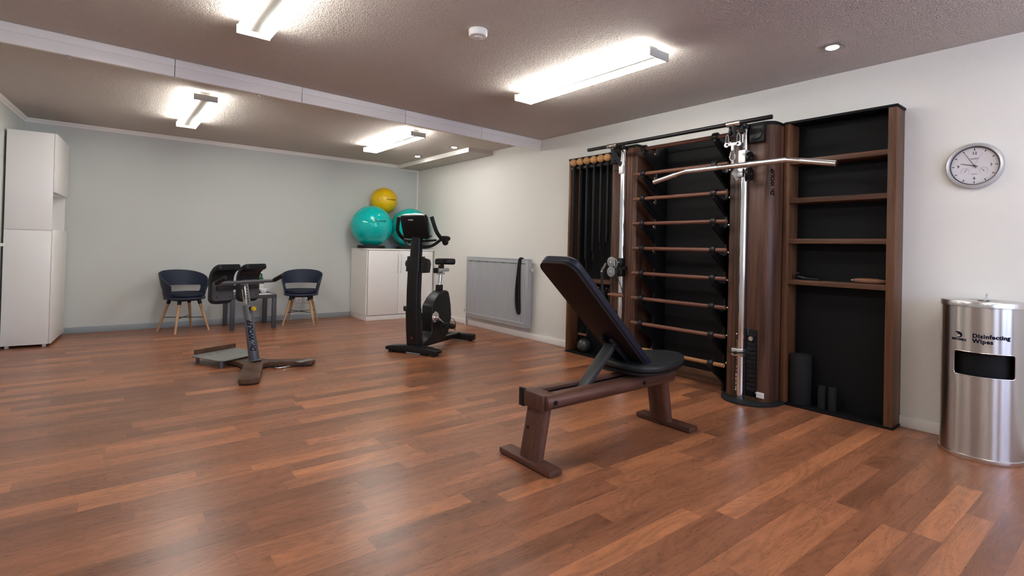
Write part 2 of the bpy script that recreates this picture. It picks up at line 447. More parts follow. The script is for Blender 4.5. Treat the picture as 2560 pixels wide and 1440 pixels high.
# skirting boards
struct(MB().box(3.0 - 3.6, 3.11, YB - .015, YB, 0, .075, b=.004).build('baseboard_back', M['skirt_gray']))
struct(MB().box(XR - .015, XR, 4.20, 7.44, 0, .075, b=.004).build('baseboard_right', M['skirt_white']))
struct(MB().box(XR - .015, XR, YF, 1.13, 0, .075, b=.004).build('baseboard_right_front', M['skirt_white'])).name = 'baseboard_right.001'
# crown moulding
cr = [(0, 0), (-.04, 0), (-.034, -.012), (-.014, -.028), (-.01, -.045), (0, -.045)]
struct(MB().prism([(YB + a, H + c) for a, c in cr], -.74, 3.868, 'yz').build('trim_1', M['crown']))
o = MB().prism([(-a, H + c) for a, c in cr], -10.4, 0, 'xz').build('trim_2', M['crown']); struct(leftpt(o))
# dropped soffit along the right wall
so = MB().box(3.872, XR, 5.90, YB, 2.444, H).build('ceiling.001', M['soffit'], flat=True); struct(so)
struct(MB().box(3.862, 3.872, 5.90, YB, 2.438, H, b=.002).build('trim_3', M['crown']))
struct(MB().prism([(YB + a, 2.444 + c * .55) for a, c in cr], 3.872, XR, 'yz').build('trim_4', M['crown']))
struct(MB().box(XR - .028, XR, YB - .012, YB, .0, 2.42, b=.003).build('trim_5', M['crown']))
# fascia across the ceiling
BA = Vector((-1.05, 4.548)); BB = Vector((XR, 4.872))
bd = (BB - BA); bl = bd.length; ba = math.atan2(bd.y, bd.x)
fa = thing('ceiling_fascia', 'long white jointed fascia board crossing the textured ceiling', 'ceiling fascia', (BA.x, BA.y, H), math.degrees(ba))
js = [-.0] + [(x - BA.x) / math.cos(ba) for x in (-.55, .391, 1.33, 2.352, 3.325)] + [bl - .002]
for i in range(len(js) - 1):
    MB().box(js[i] + .002, js[i + 1] - .002, 0, .03, -.132, -.0555, b=.002).box(js[i] + .002, js[i + 1] - .002, -.006, .03, -.0555, -.001, b=.002).build('board', M['fascia'], fa)
MB().box(0, bl - .002, .004, .026, -.128, -.002).build('backing_strip', M['dark_gap'], fa)
for k, xx in enumerate((-.22, .98, 1.83, 3.75)):
    t_ = (xx - BA.x) / bd.x; p = BA + bd * t_
    h = thing('ceiling_hook', 'small clear plastic hook under the ceiling fascia', 'hook', (p.x, p.y + .015, H - .132), math.degrees(ba), 'clear hooks under the fascia')
    MB().tube([(0, 0, 0), (0, 0, -.014), (.012, 0, -.024), (.018, 0, -.014)], .003, 8, smooth=1).build('hook', M['clear'], h)
    MB().box(-.01, .01, -.006, .006, -.004, 0, b=.001).build('base', M['clear'], h)

# ------------------------------------------------------------------ ceiling lights
M['fixture_body'] = plain('fixture_body', (.16, .14, .12), .45)
def light_fixture(x, y0, y1, lab):
    t = thing('fluorescent_light', lab, 'ceiling light', (x, (y0 + y1) / 2, H), 0, 'twin bar fluorescent ceiling lights')
    L = y1 - y0
    MB().box(-.042, .042, -L / 2 + .05, L / 2 - .05, -.074, 0, b=.002).build('body', M['fixture_body'], t)
    for s in (-1, 1):
        MB().box(s * .068 - .026, s * .068 + .026, -L / 2 + .012, L / 2 - .012, -.088, -.044, b=.006).build('light_bar', M['light'], t)
    for s in (-1, 1):
        MB().box(-.096, .096, s * (L / 2 - .006) - .006, s * (L / 2 - .006) + .006, -.092, -.036, b=.003).build('end_cap', M['grey_cap'], t)
    return t
M['grey_cap'] = plain('grey_end_cap', (.50, .50, .47), .5)
light_fixture(.70, 2.08, 3.53, 'twin bar ceiling light cut off by the top edge, left of the smoke detector')
light_fixture(2.84, 2.08, 3.50, 'twin bar ceiling light right of the smoke detector, above the bench')
light_fixture(.70, 5.42, 6.86, 'twin bar ceiling light beyond the fascia above the navy chairs')
light_fixture(2.84, 5.40, 6.80, 'twin bar ceiling light beyond the fascia above the exercise bike')
for yy_ in ((-1.25, .15),):
    light_fixture(.70, *yy_, 'twin bar ceiling light behind the camera, left one')
    light_fixture(2.84, *yy_, 'twin bar ceiling light behind the camera, right one')
for (x, y, lab) in ((3.695, 1.368, 'square recessed spotlight in the ceiling above the open shelving'), (3.714, 6.03, 'square recessed spotlight nearer the fascia, beside the dropped soffit'), (3.69, 7.03, 'square recessed spotlight nearest the grey back wall')):
    t = thing('recessed_spotlight', lab, 'spotlight', (x, y, H), 0, 'square recessed spotlights')
    MB().box(-.055, .055, -.055, .055, -.006, 0, b=.002).build('bezel', M['spot_bezel'] if 'spot_bezel' in M else M.setdefault('spot_bezel', plain('nickel_bezel', (.30, .27, .24), .35, .8)), t)
    MB().lathe([(0, -.012), (.03, -.0115), (.037, -.008), (.038, -.006)], seg=28).build('lamp', M['led'], t)
t = thing('smoke_detector', 'round white smoke detector on the ceiling between two lights', 'smoke detector', (1.81, 2.69, H))
MB().lathe([(0, -.048), (.022, -.048), (.024, -.045), (.052, -.042), (.058, -.034), (.06, -.004), (.056, 0), (0, 0)], seg=36).build('housing', M['white_plastic'], t)
MB().cyl((0, 0, -.052), (0, 0, -.046), .012).build('sensor', M['grey_cap'], t)

# ------------------------------------------------------------------ tall white cabinet (left)
cab = thing('tall_cabinet', 'tall white corner cabinet with an open niche, at the left edge', 'cabinet', (-.406, 7.236, 0), -math.degrees(LA))
D = .815; Wd = .385
MB().box(-Wd, -.02, 0, .018, .028, 1.209, b=.0015).box(-Wd, -.02, 0, .018, 1.213, 2.226, b=.0015).build('side_panel', M['white'], cab)
MB().box(-Wd, -.02, D - .018, D, .028, 2.226).box(-Wd, -.02, .018, D - .018, 2.208, 2.226).box(-Wd, -.02, .018, D - .018, .028, .046) \
    .box(-Wd, -Wd + .012, .018, D - .018, .046, 2.208).box(-Wd + .012, -.02, .018, D - .018, 1.20, 1.218).box(-Wd + .012, -.02, .018, D - .018, 1.606, 1.624).build('carcass', M['white'], cab)
MB().box(-.018, 0, .003, D - .002, .03, 1.216, b=.0015).build('door', M['white'], cab)
MB().box(-.018, 0, .003, D - .002, 1.612, 2.226, b=.0015).build('door', M['white'], cab)
for fx, fy in ((-Wd + .04, .05), (-.06, .05), (-Wd + .04, D - .05), (-.06, D - .05)):
    MB().cyl((fx, fy, 0), (fx, fy, .028), .018).build('foot', M['white_plastic'], cab)

# ------------------------------------------------------------------ low white cabinet (corner)
lc = thing('low_cabinet', 'low white two-door cabinet in the corner under the exercise balls', 'cabinet', (3.112, 7.44, 0))
Wc, Dc = 1.13, .635
MB().box(.008, Wc - .004, .012, Dc, 0, .072, b=.002).build('plinth', M['white'], lc)
MB().box(0, .019, .02, Dc, .076, 1.066).box(Wc - .019, Wc, .02, Dc, .076, 1.066).box(.019, Wc - .019, .03, Dc, .076, .094).box(.019, Wc - .019, Dc - .01, Dc, .094, 1.066).build('carcass', M['white'], lc)
MB().box(-.004, Wc + .003, 0, Dc, 1.068, 1.09, b=.0015).build('top', M['white'], lc)
for (a, b_, hx) in ((.022, .512, .488), (.516, Wc - .022, .545)):
    d = MB().box(a, b_, 0, .018, .08, 1.062, b=.0015).build('door', M['white'], lc)
    MB().tube([(hx, 0, 1.01), (hx, -.026, 1.0), (hx, -.028, .94), (hx, -.028, .79), (hx, -.026, .735), (hx, 0, .725)], .005, 8, smooth=1).build('handle', M['alu'], d)

# ------------------------------------------------------------------ exercise balls with rings
def ball(name, lab, c, r, mat, grp=None):
    t = thing(name, lab, 'exercise ball', (c[0], c[1], c[2] - r), 0, grp)
    MB().sphere((0, 0, r), r, 64).build('shell', mat, t)
    return t
def on_ball(r, lon0, lat0):
    # wraps flat text (x,y) on the ball surface, direction lon0/lat0 facing
    def f(co):
        lon = lon0 + co.x / (r * math.cos(lat0)); lat = lat0 + co.y / r
        R = r + .0012 + co.z
        return (R * math.cos(lat) * math.cos(lon), R * math.cos(lat) * math.sin(lon), r + R * math.sin(lat))
    return f
RB = .315
B1 = (3.285, 7.71, 1.09 + .045 + RB - .010); B2 = (3.945, 7.71, B1[2])
b1 = ball('exercise_ball', 'large glossy teal exercise ball at the left on the low cabinet', B1, RB, M['teal'])
b2 = ball('exercise_ball', 'large teal exercise ball on the cabinet, half hidden by the bike console', B2, RB, M['teal'])
RY = .212
b3 = ball('exercise_ball', 'smaller yellow exercise ball resting on top of the two teal balls', (3.552, YB - RY - .004, 1.862), RY, M['yellow'])
text('Gymnastik', .052, M['teal_ink'], b1, None, shear=.3, offset=.0006, curve=on_ball(RB, -math.radians(90 + 1), math.radians(13)))
text('Gymnastikball', .030, M['yellow_ink'], b3, None, shear=.4, offset=.0006, curve=on_ball(RY, -math.radians(90 - 8), math.radians(3)))
for c, lab in ((B1, 'black ring stand under the left teal ball'), (B2, 'black ring stand under the right teal ball')):
    t = thing('ball_ring', lab, 'ball stand', (c[0], c[1], 1.09), 0, 'black ring stands on the low cabinet')
    MB().lathe([(.13, 0), (.205, 0), (.212, .006), (.208, .04), (.20, .048), (.165, .048), (.145, .036), (.13, .01), (.13, 0)], seg=48).build('ring', M['black_rubber'], t)

# ------------------------------------------------------------------ radiator
ra = thing('radiator', 'grey ribbed panel radiator on the white side wall', 'radiator', (XR, 4.947, .145))
RL = 1.40; RH = .86
fr = MB()
nr = 34
for k in range(nr):
    y = .035 + (k + .5) * (RL - .07) / nr; ww = (RL - .07) / nr
    fr.prism([(-.105, y - ww * .36), (-.113, y - ww * .2), (-.113, y + ww * .2), (-.105, y + ww * .36)], .045, RH - .05, 'xy')
fr.box(-.107, -.095, .004, RL - .004, .0, RH, b=.004)
fr.build('front_panel', M['radiator'], ra)
MB().box(-.052, -.045, .01, RL - .01, .01, RH - .01, b=.003).box(-.095, -.052, .02, RL - .02, .02, .05).build('rear_panel', M['radiator'], ra)
MB().box(-.109, -.04, 0, .004, .0, RH, b=.001).build('side_cover', M['radiator'], ra)
MB().box(-.109, -.04, RL - .004, RL, .0, RH, b=.001).build('side_cover', M['radiator'], ra)
g = MB()
for k in range(60): y = .01 + k * (RL - .02) / 60; g.box(-.1, -.048, y, y + .012, RH - .008, RH + .002)
g.box(-.109, -.10, .0, RL, RH - .01, RH + .004, b=.001).box(-.048, -.04, .0, RL, RH - .01, RH + .004, b=.001)
g.build('top_grille', M['radiator'], ra)
g = MB()
for k in range(40): y = .05 + k * (RL - .10) / 40; g.box(-.1155, -.106, y, y + .016, .052, .064, b=.001)
g.build('vent_slots', M['radiator_light'], ra)
g = MB()
for k in range(40): y = .05 + k * (RL - .10) / 40; g.box(-.1145, -.106, y, y + .014, RH - .062, RH - .048, b=.001)
g.build('upper_slots', M['dark_grey_metal'], ra)
MB().cyl((-.07, RL + .03, RH - .04), (-.07, RL, RH - .04), .012).build('bleed_valve', M['chrome'], ra)
g = MB(); g.cyl((-.07, -.03, RH - .13), (-.07, 0, RH - .13), .014).cyl((-.07, -.045, RH - .13), (-.07, -.03, RH - .13), .02)
g.build('valve', M['chrome'], ra)
g = MB(); g.cyl((-.06, RL + .05, .02 - .145), (-.06, RL + .05, .09), .010).cyl((-.06, RL + .05, .07), (-.06, RL, .07), .010).cyl((-.03, RL + .08, .02 - .145), (-.03, RL + .08, .86), .009) \
    .box(-.075, -.045, RL + .03, RL + .09, .055, .09, b=.006)
g.build('pipe', M['radiator'], ra)
MB().tube([(-.118, RL - .03, RH + .004), (-.120, RL - .03, RH - .02), (-.120, RL - .035, .1), (-.122, RL - .04, -.145 + .004)], .005, 8).build('cable', M['pipe_white'], ra)
sb = thing('exercise_band', 'long black rubber loop hanging over the grey radiator', 'exercise band', (XR - .10, 5.10, 1.0))
MB().tube([(.03, .0, -.02), (.0, .0, .012), (-.022, .0, -.0), (-.026, .02, -.2), (-.026, .05, -.45), (-.026, .02, -.66), (-.028, -.03, -.70), (-.030, -.025, -.55), (-.030, -.012, -.25), (-.024, -.012, .0), (.0, -.02, .013), (.03, -.02, -.02)], .0095, 8, smooth=2, sc=(1.0, 2.4)).build('band', M['black_rubber'], sb)

# ------------------------------------------------------------------ wall sockets
for (x, lab) in ((2.325, 'white data socket on the grey wall, left of the chair leg'),):
    t = thing('wall_socket', lab, 'wall socket', (x, YB, .285))
    MB().box(-.04, .04, -.011, 0, -.04, .04, b=.003).build('frame', M['white_plastic'], t)
    MB().box(-.026, .026, -.015, -.011, -.026, .026, b=.002).build('insert', M['white_plastic'], t)
    MB().box(-.018, .018, -.0165, -.0145, .004, .014).box(-.008, .008, -.0165, -.0145, -.012, -.006).build('port', M['print_grey'], t)
t = thing('wall_socket', 'double white power socket on the grey wall behind the right chair', 'wall socket', (2.485, YB, .285))
MB().box(-.078, .078, -.011, 0, -.04, .04, b=.003).build('frame', M['white_plastic'], t)
for s in (-1, 1):
    MB().cyl((s * .037, -.012, 0), (s * .037, -.006, 0), .021).build('outlet', M['print_grey'], t)

# ------------------------------------------------------------------ tub chairs
def make_chair(lab, loc, rz):
    # local: faces -y
    t = thing('tub_chair', lab, 'chair', loc, rz, 'navy tub chairs beside the side table')
    # shell: wrap-around band with a cut-out at the rear, and a seat pan
    def outer(a, z):   # a: angle, 0 = rear(+y); grows to the front
        k = (z - .42) / .34
        rx = .212 + .075 * k; ry = .215 + .045 * k
        if abs(a) <= PI / 2: return Vector((rx * math.sin(a), .0 + ry * math.cos(a), z))
        q = (abs(a) - PI / 2) / math.radians(38)
        return Vector((math.copysign(rx * (1 - .10 * q * q), a), -.150 * q * (1 - .45 * (1 - k)), z))
    def top(a):
        q = min(1, abs(a) / math.radians(128)); return .765 - .185 * q ** 2.2
    def bot(a):  return .425
    bm = bmesh.new(); NA = 128; amax = math.radians(128); NZ = 48; V = []
    for i in range(NA + 1):
        a = -amax + 2 * amax * i / NA; rowv = []
        for j in range(NZ + 1):
            z = .425 + .1425 * j / 32 if j <= 32 else .5675 + (top(a) - .5675) * (j - 32) / (NZ - 32)
            rowv.append(bm.verts.new(outer(a, z)))
        V.append(rowv)
    for i in range(NA):
        for j in range(NZ):
            a = -amax + 2 * amax * (i + .5) / NA
            zc = (V[i][j].co.z + V[i + 1][j + 1].co.z) / 2
            dx = abs(a) * .24 - (math.radians(76) * .24 - .025); dz = abs(zc - .528) - (.0395 - .025)
            if j < 32 and dx < .025 and dz < .025 and (dx < 0 or dz < 0 or math.hypot(dx, dz) < .025): continue
            bm.faces.new((V[i][j], V[i + 1][j], V[i + 1][j + 1], V[i][j + 1]))
    loose = [v for v in bm.verts if not v.link_faces]
    bmesh.ops.delete(bm, geom=loose, context='VERTS')
    bmesh.ops.recalc_face_normals(bm, faces=bm.faces)
    me = bpy.data.meshes.new('shell'); bm.to_mesh(me); bm.free(); me.shade_smooth(); me.materials.append(M['chair_shell'])
    o = bpy.data.objects.new('shell', me); COL.objects.link(o); o.parent = t
    md = o.modifiers.new('solid', 'SOLIDIFY'); md.thickness = .016; md.offset = 0
    md = o.modifiers.new('bev', 'BEVEL'); md.width = .004; md.segments = 2; md.limit_method = 'ANGLE'
    pan = [(.215 * math.sin(2 * PI * k / 40) * (1.0), -.0 + .21 * math.cos(2 * PI * k / 40) + (-.03 if math.cos(2 * PI * k / 40) < 0 else 0) * -math.cos(2 * PI * k / 40)) for k in range(40)]
    MB().prism([(x * 1.06, y) for x, y in pan], .408, .437, 'xy', b=.008).build('seat_pan', M['chair_shell'], t)
    MB().prism([(x * .93, y * .93 - .002) for x, y in pan], .434, .476, 'xy', b=.016, seg=4).build('cushion', M['chair_pad'], t)
    MB().box(-.13, .13, -.13, .13, .385, .41, b=.01).build('underframe', M['black_metal'], t)
    for sx in (-1, 1):
        for sy in (-1, 1):
            p1 = Vector((sx * .115, sy * .115, .40)); p0 = Vector((sx * .205, sy * .205, 0))
            l = MB().cyl(p0, p1, .012, .019, 16).build('leg', M['leg_wood'], t)
            MB().cyl(p1 + (p0 - p1) * .14, p1, .0215, .023, 16).build('leg_socket', M['black_metal'], l)
    q = .165
    MB().tube([(-q, -q, .175), (0, 0, .18), (q, q, .175)], .0045, 8).tube([(-q, q, .175), (0, 0, .172), (q, -q, .175)], .0045, 8).build('cross_brace', M['black_metal'], t)
    return t
make_chair('navy tub chair with beech legs at the left of the side table', (.823, 7.70, 0), 21.5)
make_chair('navy tub chair with beech legs in front of the wall sockets', (2.235, 7.655, 0), -24)

# ------------------------------------------------------------------ side table with bottle etc.
st = thing('side_table', 'square charcoal side table between the two navy chairs', 'side table', (1.575, 7.70, 0))
MB().box(-.275, .275, -.275, .275, .40, .45, b=.002).build('tabletop', M['table'], st)
for sx in (-1, 1):
    for sy in (-1, 1):
        MB().box(*sorted((sx * .275, sx * .225)), *sorted((sy * .275, sy * .225)), 0, .40, b=.0015).build('leg', M['table'], st)
bt = thing('bottle', 'green glass bottle standing on the charcoal side table', 'bottle', (1.735, 7.80, .45))
MB().lathe([(0, 0), (.034, 0), (.037, .004), (.037, .15), (.033, .175), (.016, .21), (.013, .225), (.013, .262), (.015, .263), (.015, .275), (0, .276)], seg=28).build('glass_body', M['green_glass'], bt)
MB().lathe([(.0372, .05), (.0378, .05), (.0378, .12), (.0372, .12)], seg=28).build('bottle_label', M['print_white'], bt)
MB().cyl((0, 0, .262), (0, 0, .285), .016).build('cap', M['print_white'], bt)
bw = thing('small_bowl', 'small white bowl on the side table in front of the bottle', 'bowl', (1.735, 7.66, .45))
MB().lathe([(0, 0), (.03, 0), (.034, .004), (.052, .05), (.054, .056), (.050, .056), (.032, .01), (0, .008)], seg=28).build('bowl', M['tissue'], bw)
MB().prism([(-.10, -.07), (.11, -.07), (.11, .07), (-.10, .07)], .0, .0015, 'xy').build('paper', M['tissue'], None)
pp = bpy.data.objects['paper']; pp.location = (1.69, 7.50, .4502); pp.rotation_euler = (0, 0, .3); pp.name = 'leaflet'
tag(pp, 'white paper leaflet lying on the front of the side table', 'leaflet')

# ------------------------------------------------------------------ back trainer
bt = thing('back_trainer', 'upright back trainer with two black curved pads and Y-shaped wooden base', 'back trainer', (1.10, 5.14, 0), 116)
# base: three rounded arms
def arm_poly():
    def side(p, ang_, w0, w1, L):
        pass
    C0 = Vector((.03, -.03)); tips = [(Vector((-.46, .40)), .078), (Vector((-.345, -.345)), .06), (Vector((.30, -.03)), .085)]
    order = [0, 1, 2]; pts = []
    segs = []
    for tip, w in tips:
        d = (tip - C0).normalized(); nrm = Vector((-d.y, d.x)); segs.append((tip, d, nrm, w))
    return C0, segs
C0, segs = arm_poly()
# order arms counter clockwise by angle
segs.sort(key=lambda s: math.atan2(s[1].y, s[1].x))
poly = []
for i, (tip, d, nr_, w) in enumerate(segs):
    base = C0 + d * .13
    poly.append(tuple(base - nr_ * w * 1.0))
    for k in range(9):
        a = -PI / 2 + PI * k / 8
        p = tip + d * (math.cos(a) * w * .55) + nr_ * (math.sin(a) * w)
        poly.append(tuple(p))
    poly.append(tuple(base + nr_ * w * 1.0))
MB().prism(poly, .012, .052, 'xy', b=.003).build('base', M['walnut_base'] if 'walnut_base' in M else M.setdefault('walnut_base', wood('walnut_base', (.07, .035, .022), (.15, .08, .05), 0)), bt)
MB().prism([(C0.x + (x - C0.x) * .96, C0.y + (y - C0.y) * .96) for x, y in poly], 0, .012, 'xy').build('base_pad', M['black_rubber'], bt)
MB().prism([(.19, .15), (.24, .185), (.60, .185), (.645, .14), (.645, -.30), (.60, -.30), (.40, -.275), (.20, -.19)], .062, .070, 'xy', b=.001).build('foot_plate', M['plate_grey'], bt)
MB().box(.640, .658, -.29, .13, .058, .112, b=.002).build('heel_board', M['walnut_base'], bt)
for (a, b_) in ((.60, .13), (.23, .15), (.60, -.26), (.24, -.17)):
    MB().cyl((a, b_, 0), (a, b_, .062), .016).build('foot', M['grey_metal'], bt)
g = MB()
for (a, b_) in ((.30, .02), (.36, -.14), (.54, -.02), (.50, .08)): g.cyl((a, b_, .069), (a, b_, .073), .01)
g.build('screw', M['chrome'], bt)
MB().box(-.37, -.30, -.36, -.20, .050, .0535, b=.001, mat=None).build('type_plate', M['plate_grey'], bt)
MB().tube([(-.16, -.10, .02), (-.21, -.05, .012), (-.25, -.12, .012), (-.27, -.22, .012)], .005, 8, smooth=2).build('cable_loop', M['chrome'], bt)
pb = Vector((.035, -.035, .05)); pt_ = Vector((.155, -.035, .555)); pd = (pt_ - pb).normalized(); pi_ = pt_ + pd * .215
MB().cyl(pb, pb + pd * .01, .06, .055, 28).build('post_flange', M['grey_metal'], bt)
po = MB().cyl(pb, pt_, .046, .039, 32, b=.002).build('post', M['grey_metal'], bt)
ip = MB(); 
ax = pd; sx_ = Vector((0, 1, 0)); sz_ = ax.cross(sx_).normalized()
mt = Matrix(((sz_.x, sx_.x, ax.x, pt_.x), (sz_.y, sx_.y, ax.y, pt_.y), (sz_.z, sx_.z, ax.z, pt_.z), (0, 0, 0, 1)))
ip.box(-.022, .022, -.022, .022, -.02, .215, b=.003, mat=mt); inner = ip.build('inner_post', M['alu'], bt)
h_ = MB()
for k in range(6):
    h_.cyl(mt @ Vector((-.0, 0, .03 + .026 * k)) + sz_ * .0215, mt @ Vector((0, 0, .03 + .026 * k)) + sz_ * .0225, .006, seg=10)
    h_.cyl(mt @ Vector((-.0, 0, .03 + .026 * k)) - sz_ * .0225, mt @ Vector((0, 0, .03 + .026 * k)) - sz_ * .0215, .006, seg=10)
h_.build('adjustment_holes', M['print_black'], bt)
kn = pt_ - pd * .03
k1 = MB().cyl(kn + Vector((-.03, -.0, 0)), kn + Vector((-.062, -.004, 0)), .018, .018).build('pin_collar', M['black_plastic'], bt)
MB().cyl(kn + Vector((-.058, -.004, 0)), kn + Vector((-.088, -.008, .0)), .020, .020, b=.005).build('pin_knob', M['yellow_knob'], bt)
# cross bar and grips
zb = .772; xb = .115
MB().tube([(xb, .315, zb - .0), (xb + .005, .27, zb), (xb + .01, .1, zb), (xb + .01, -.1, zb), (xb + .005, -.24, zb), (xb, -.275, zb)], .0165, 14, smooth=1).build('cross_bar', M['grey_metal'], bt)
for yy in (.315, -.275):
    MB().tube([(xb, yy, zb), (xb - .03, yy, zb + .012)], .015, 12).build('bar_end', M['grey_metal'], bt)
    MB().cyl((xb - .02, yy, zb + .006), (xb - .135, yy, zb + .058), .0205, .0205, 18, b=.004).build('grip', M['black_rubber'], bt)
MB().box(xb + .085, xb + .125, -.19, .22, .70, .74, b=.004).build('pad_carrier', M['dark_grey_metal'], bt)
for (ya, yb_) in ((.035, .262), (-.238, -.008)):
    T = .05; x0 = .295; z0 = .576; zr = .785; R_ = .152
    st_ = [(x0, z0 + (zr - z0) * k / 8, 1, 0) for k in range(8)] + [(x0 - R_ + R_ * math.cos(a), zr + R_ * math.sin(a), math.cos(a), math.sin(a)) for a in [math.radians(d) for d in range(0, 93, 8)]]
    ln = [0]
    for a, b_ in zip(st_, st_[1:]): ln.append(ln[-1] + math.hypot(b_[0] - a[0], b_[1] - a[1]))
    def padsurf(st_=st_, ln=ln, ya=ya, yb_=yb_):
        t = bmesh.new(); R = []; tot = ln[-1]
        # extra stations near the ends for the rounded corners
        ss = sorted(set([tot * k / 36 for k in range(37)] + [.0, .003, .008, .016, .026, .04, tot - .003, tot - .008, tot - .016, tot - .026]))
        for q in ss:
            for i in range(len(ln) - 1):
                if ln[i] <= q <= ln[i + 1] + 1e-9: break
            f = (q - ln[i]) / max(1e-9, ln[i + 1] - ln[i]); a, b_ = st_[i], st_[i + 1]
            x, z, nx_, nz_ = [a[k] + (b_[k] - a[k]) * f for k in range(4)]
            r1_ = .055; r2_ = .03; d = q; ins = 0
            if d < r1_: ins = r1_ - math.sqrt(max(0, r1_ ** 2 - (r1_ - d) ** 2))
            d = tot - q
            if d < r2_: ins = r2_ - math.sqrt(max(0, r2_ ** 2 - (r2_ - d) ** 2))
            y0_, y1_ = ya + ins, yb_ - ins; e = .012
            sec = [(0 - e, y0_), (0, y0_ + e), (0, y1_ - e), (0 - e, y1_), (-T + e, y1_), (-T, y1_ - e), (-T, y0_ + e), (-T + e, y0_)]
            R.append([t.verts.new((x + nx_ * dd, yy, z + nz_ * dd)) for dd, yy in sec])
        for A, B in zip(R, R[1:]):
            for k in range(8): t.faces.new((A[k], A[(k + 1) % 8], B[(k + 1) % 8], B[k]))
        t.faces.new(R[0]); t.faces.new(R[-1][::-1]); bmesh.ops.recalc_face_normals(t, faces=t.faces)
        m = MB(); m._add(t); return m
    pdx = padsurf().build('pad', M['leather'], bt)
    MB().prism(rrect(ya + .02, yb_ - .012, .605, .785, .03), x0 - T - .012, x0 - T + .002, 'yz').build('pad_backplate', M['pad_plate'] if 'pad_plate' in M else M.setdefault('pad_plate', plain('pad_backplate_grey', (.085, .087, .092), .5)), pdx)
    g = MB()
    for (cy_, cz_) in ((ya + .055, .64), (yb_ - .05, .64), (ya + .055, .755), (yb_ - .05, .755)): g.cyl((x0 - T - .016, cy_, cz_), (x0 - T - .011, cy_, cz_), .006, seg=10)
    g.build('screw', M['chrome'], pdx)
# lettering along the post (camera side)
nx = Vector((-pd.z, 0, pd.x)).normalized()          # towards -x' side and up
cpos = pb + pd * .23 + nx * .0 
xd = pd; nrm = Vector((-math.cos(math.radians(20)), -math.sin(math.radians(-40)), 0)); nrm = (nrm - pd * nrm.dot(pd)).normalized(); yd = nrm.cross(xd)
text('Dr. WOLFF', .058, M['print_navy'], po, basis(xd, yd, cpos + nrm * .0438), shear=.25, offset=.0012, ext=.0006)

# ------------------------------------------------------------------ exercise bike
bk = thing('exercise_bike', 'black upright exercise bike in front of the low cabinet', 'exercise bike', (2.61, 4.96, 0), 27.5)
MB().prism([(-.30, .022), (-.32, .03), (-.32, .055), (-.28, .068), (-.06, .09), (.06, .09), (.28, .068), (.32, .055), (.32, .03), (.30, .022)], -.062, .062, 'yz', b=.008).build('front_stabiliser', M['black_plastic'], bk)
g = MB()
for s in (-1, 1):
    for u in (-.03, .03): g.cyl((u, s * .27, 0), (u, s * .27, .03), .022)
    g.box(-.05, .05, *sorted((s * .12, s * .20)), .004, .03, b=.004)
g.build('levelling_foot', M['black_rubber'], bk)
MB().prism([(-.19, .012), (-.20, .02), (-.20, .075), (-.18, .085), (.18, .085), (.20, .075), (.20, .02), (.19, .012)], .93, 1.03, 'yz', b=.01).build('rear_stabiliser', M['black_plastic'], bk)
g = MB()
for s in (-1, 1): g.cyl((.98, s * .15, 0), (.98, s * .15, .02), .025)
g.build('levelling_foot', M['black_rubber'], bk)
MB().box(.03, .95, -.03, .03, .045, .10, b=.008).build('frame_rail', M['black_metal'], bk)
# mast
mp_ = [(.025, .07), (.0, .25), (-.015, .45), (-.02, .65), (-.012, .85), (.005, 1.05), (.02, 1.24)]
def mast(ua, ub, w0, w1, z0, z1, name, mat):
    n_ = 12; m = bmesh.new(); R = []
    def cx(z):
        for (a, b_), (c, d) in zip(mp_, mp_[1:]):
            if b_ <= z <= d: return a + (c - a) * (z - b_) / (d - b_)
        return mp_[0][0] if z < mp_[0][1] else mp_[-1][0]
    mb = MB(); t = bmesh.new()
    for k in range(n_ + 1):
        z = z0 + (z1 - z0) * k / n_; u = cx(z); w = w0 + (w1 - w0) * k / n_
        R.append([t.verts.new((u + a, b_, z)) for a, b_ in rrect(ua, ub, -w, w, .025, 4)])
    for A, B in zip(R, R[1:]):
        for i in range(len(A)): t.faces.new((A[i], A[(i + 1) % len(A)], B[(i + 1) % len(A)], B[i]))
    t.faces.new(R[0][::-1]); t.faces.new(R[-1]); bmesh.ops.recalc_face_normals(t, faces=t.faces)
    mb._add(t); return mb.build(name, mat, bk)
mast(-.05, .06, .078, .075, .06, .48, 'lower_mast_cover', M['black_plastic'])
mast(-.043, .055, .072, .070, .475, .90, 'mast', M['black_plastic'])
mast(-.055, .075, .086, .080, .87, 1.03, 'bottle_collar', M['black_plastic'])
mast(-.035, .045, .062, .060, 1.02, 1.26, 'upper_mast', M['black_metal'])
MB().cyl((.01, -.085, .94), (.01, -.14, .94), .045, .05, 20).prism([(-.05, .86), (.06, .86), (.08, .95), (.06, 1.0), (-.04, 1.02)], -.15, -.09, 'xz', b=.01).build('bottle_holder', M['black_plastic'], bk)
MB().cyl((.01, .08, .95), (.01, .11, .95), .05, .04, 20).build('cable_cap', M['black_plastic'], bk)
MB().prism([(-.012, .0), (.012, .0), (0, .022)], -.0655, -.0645, 'yz', mat=Matrix.Translation((.012, -.012, .165))).build('warning_mark', M['red'], bk)
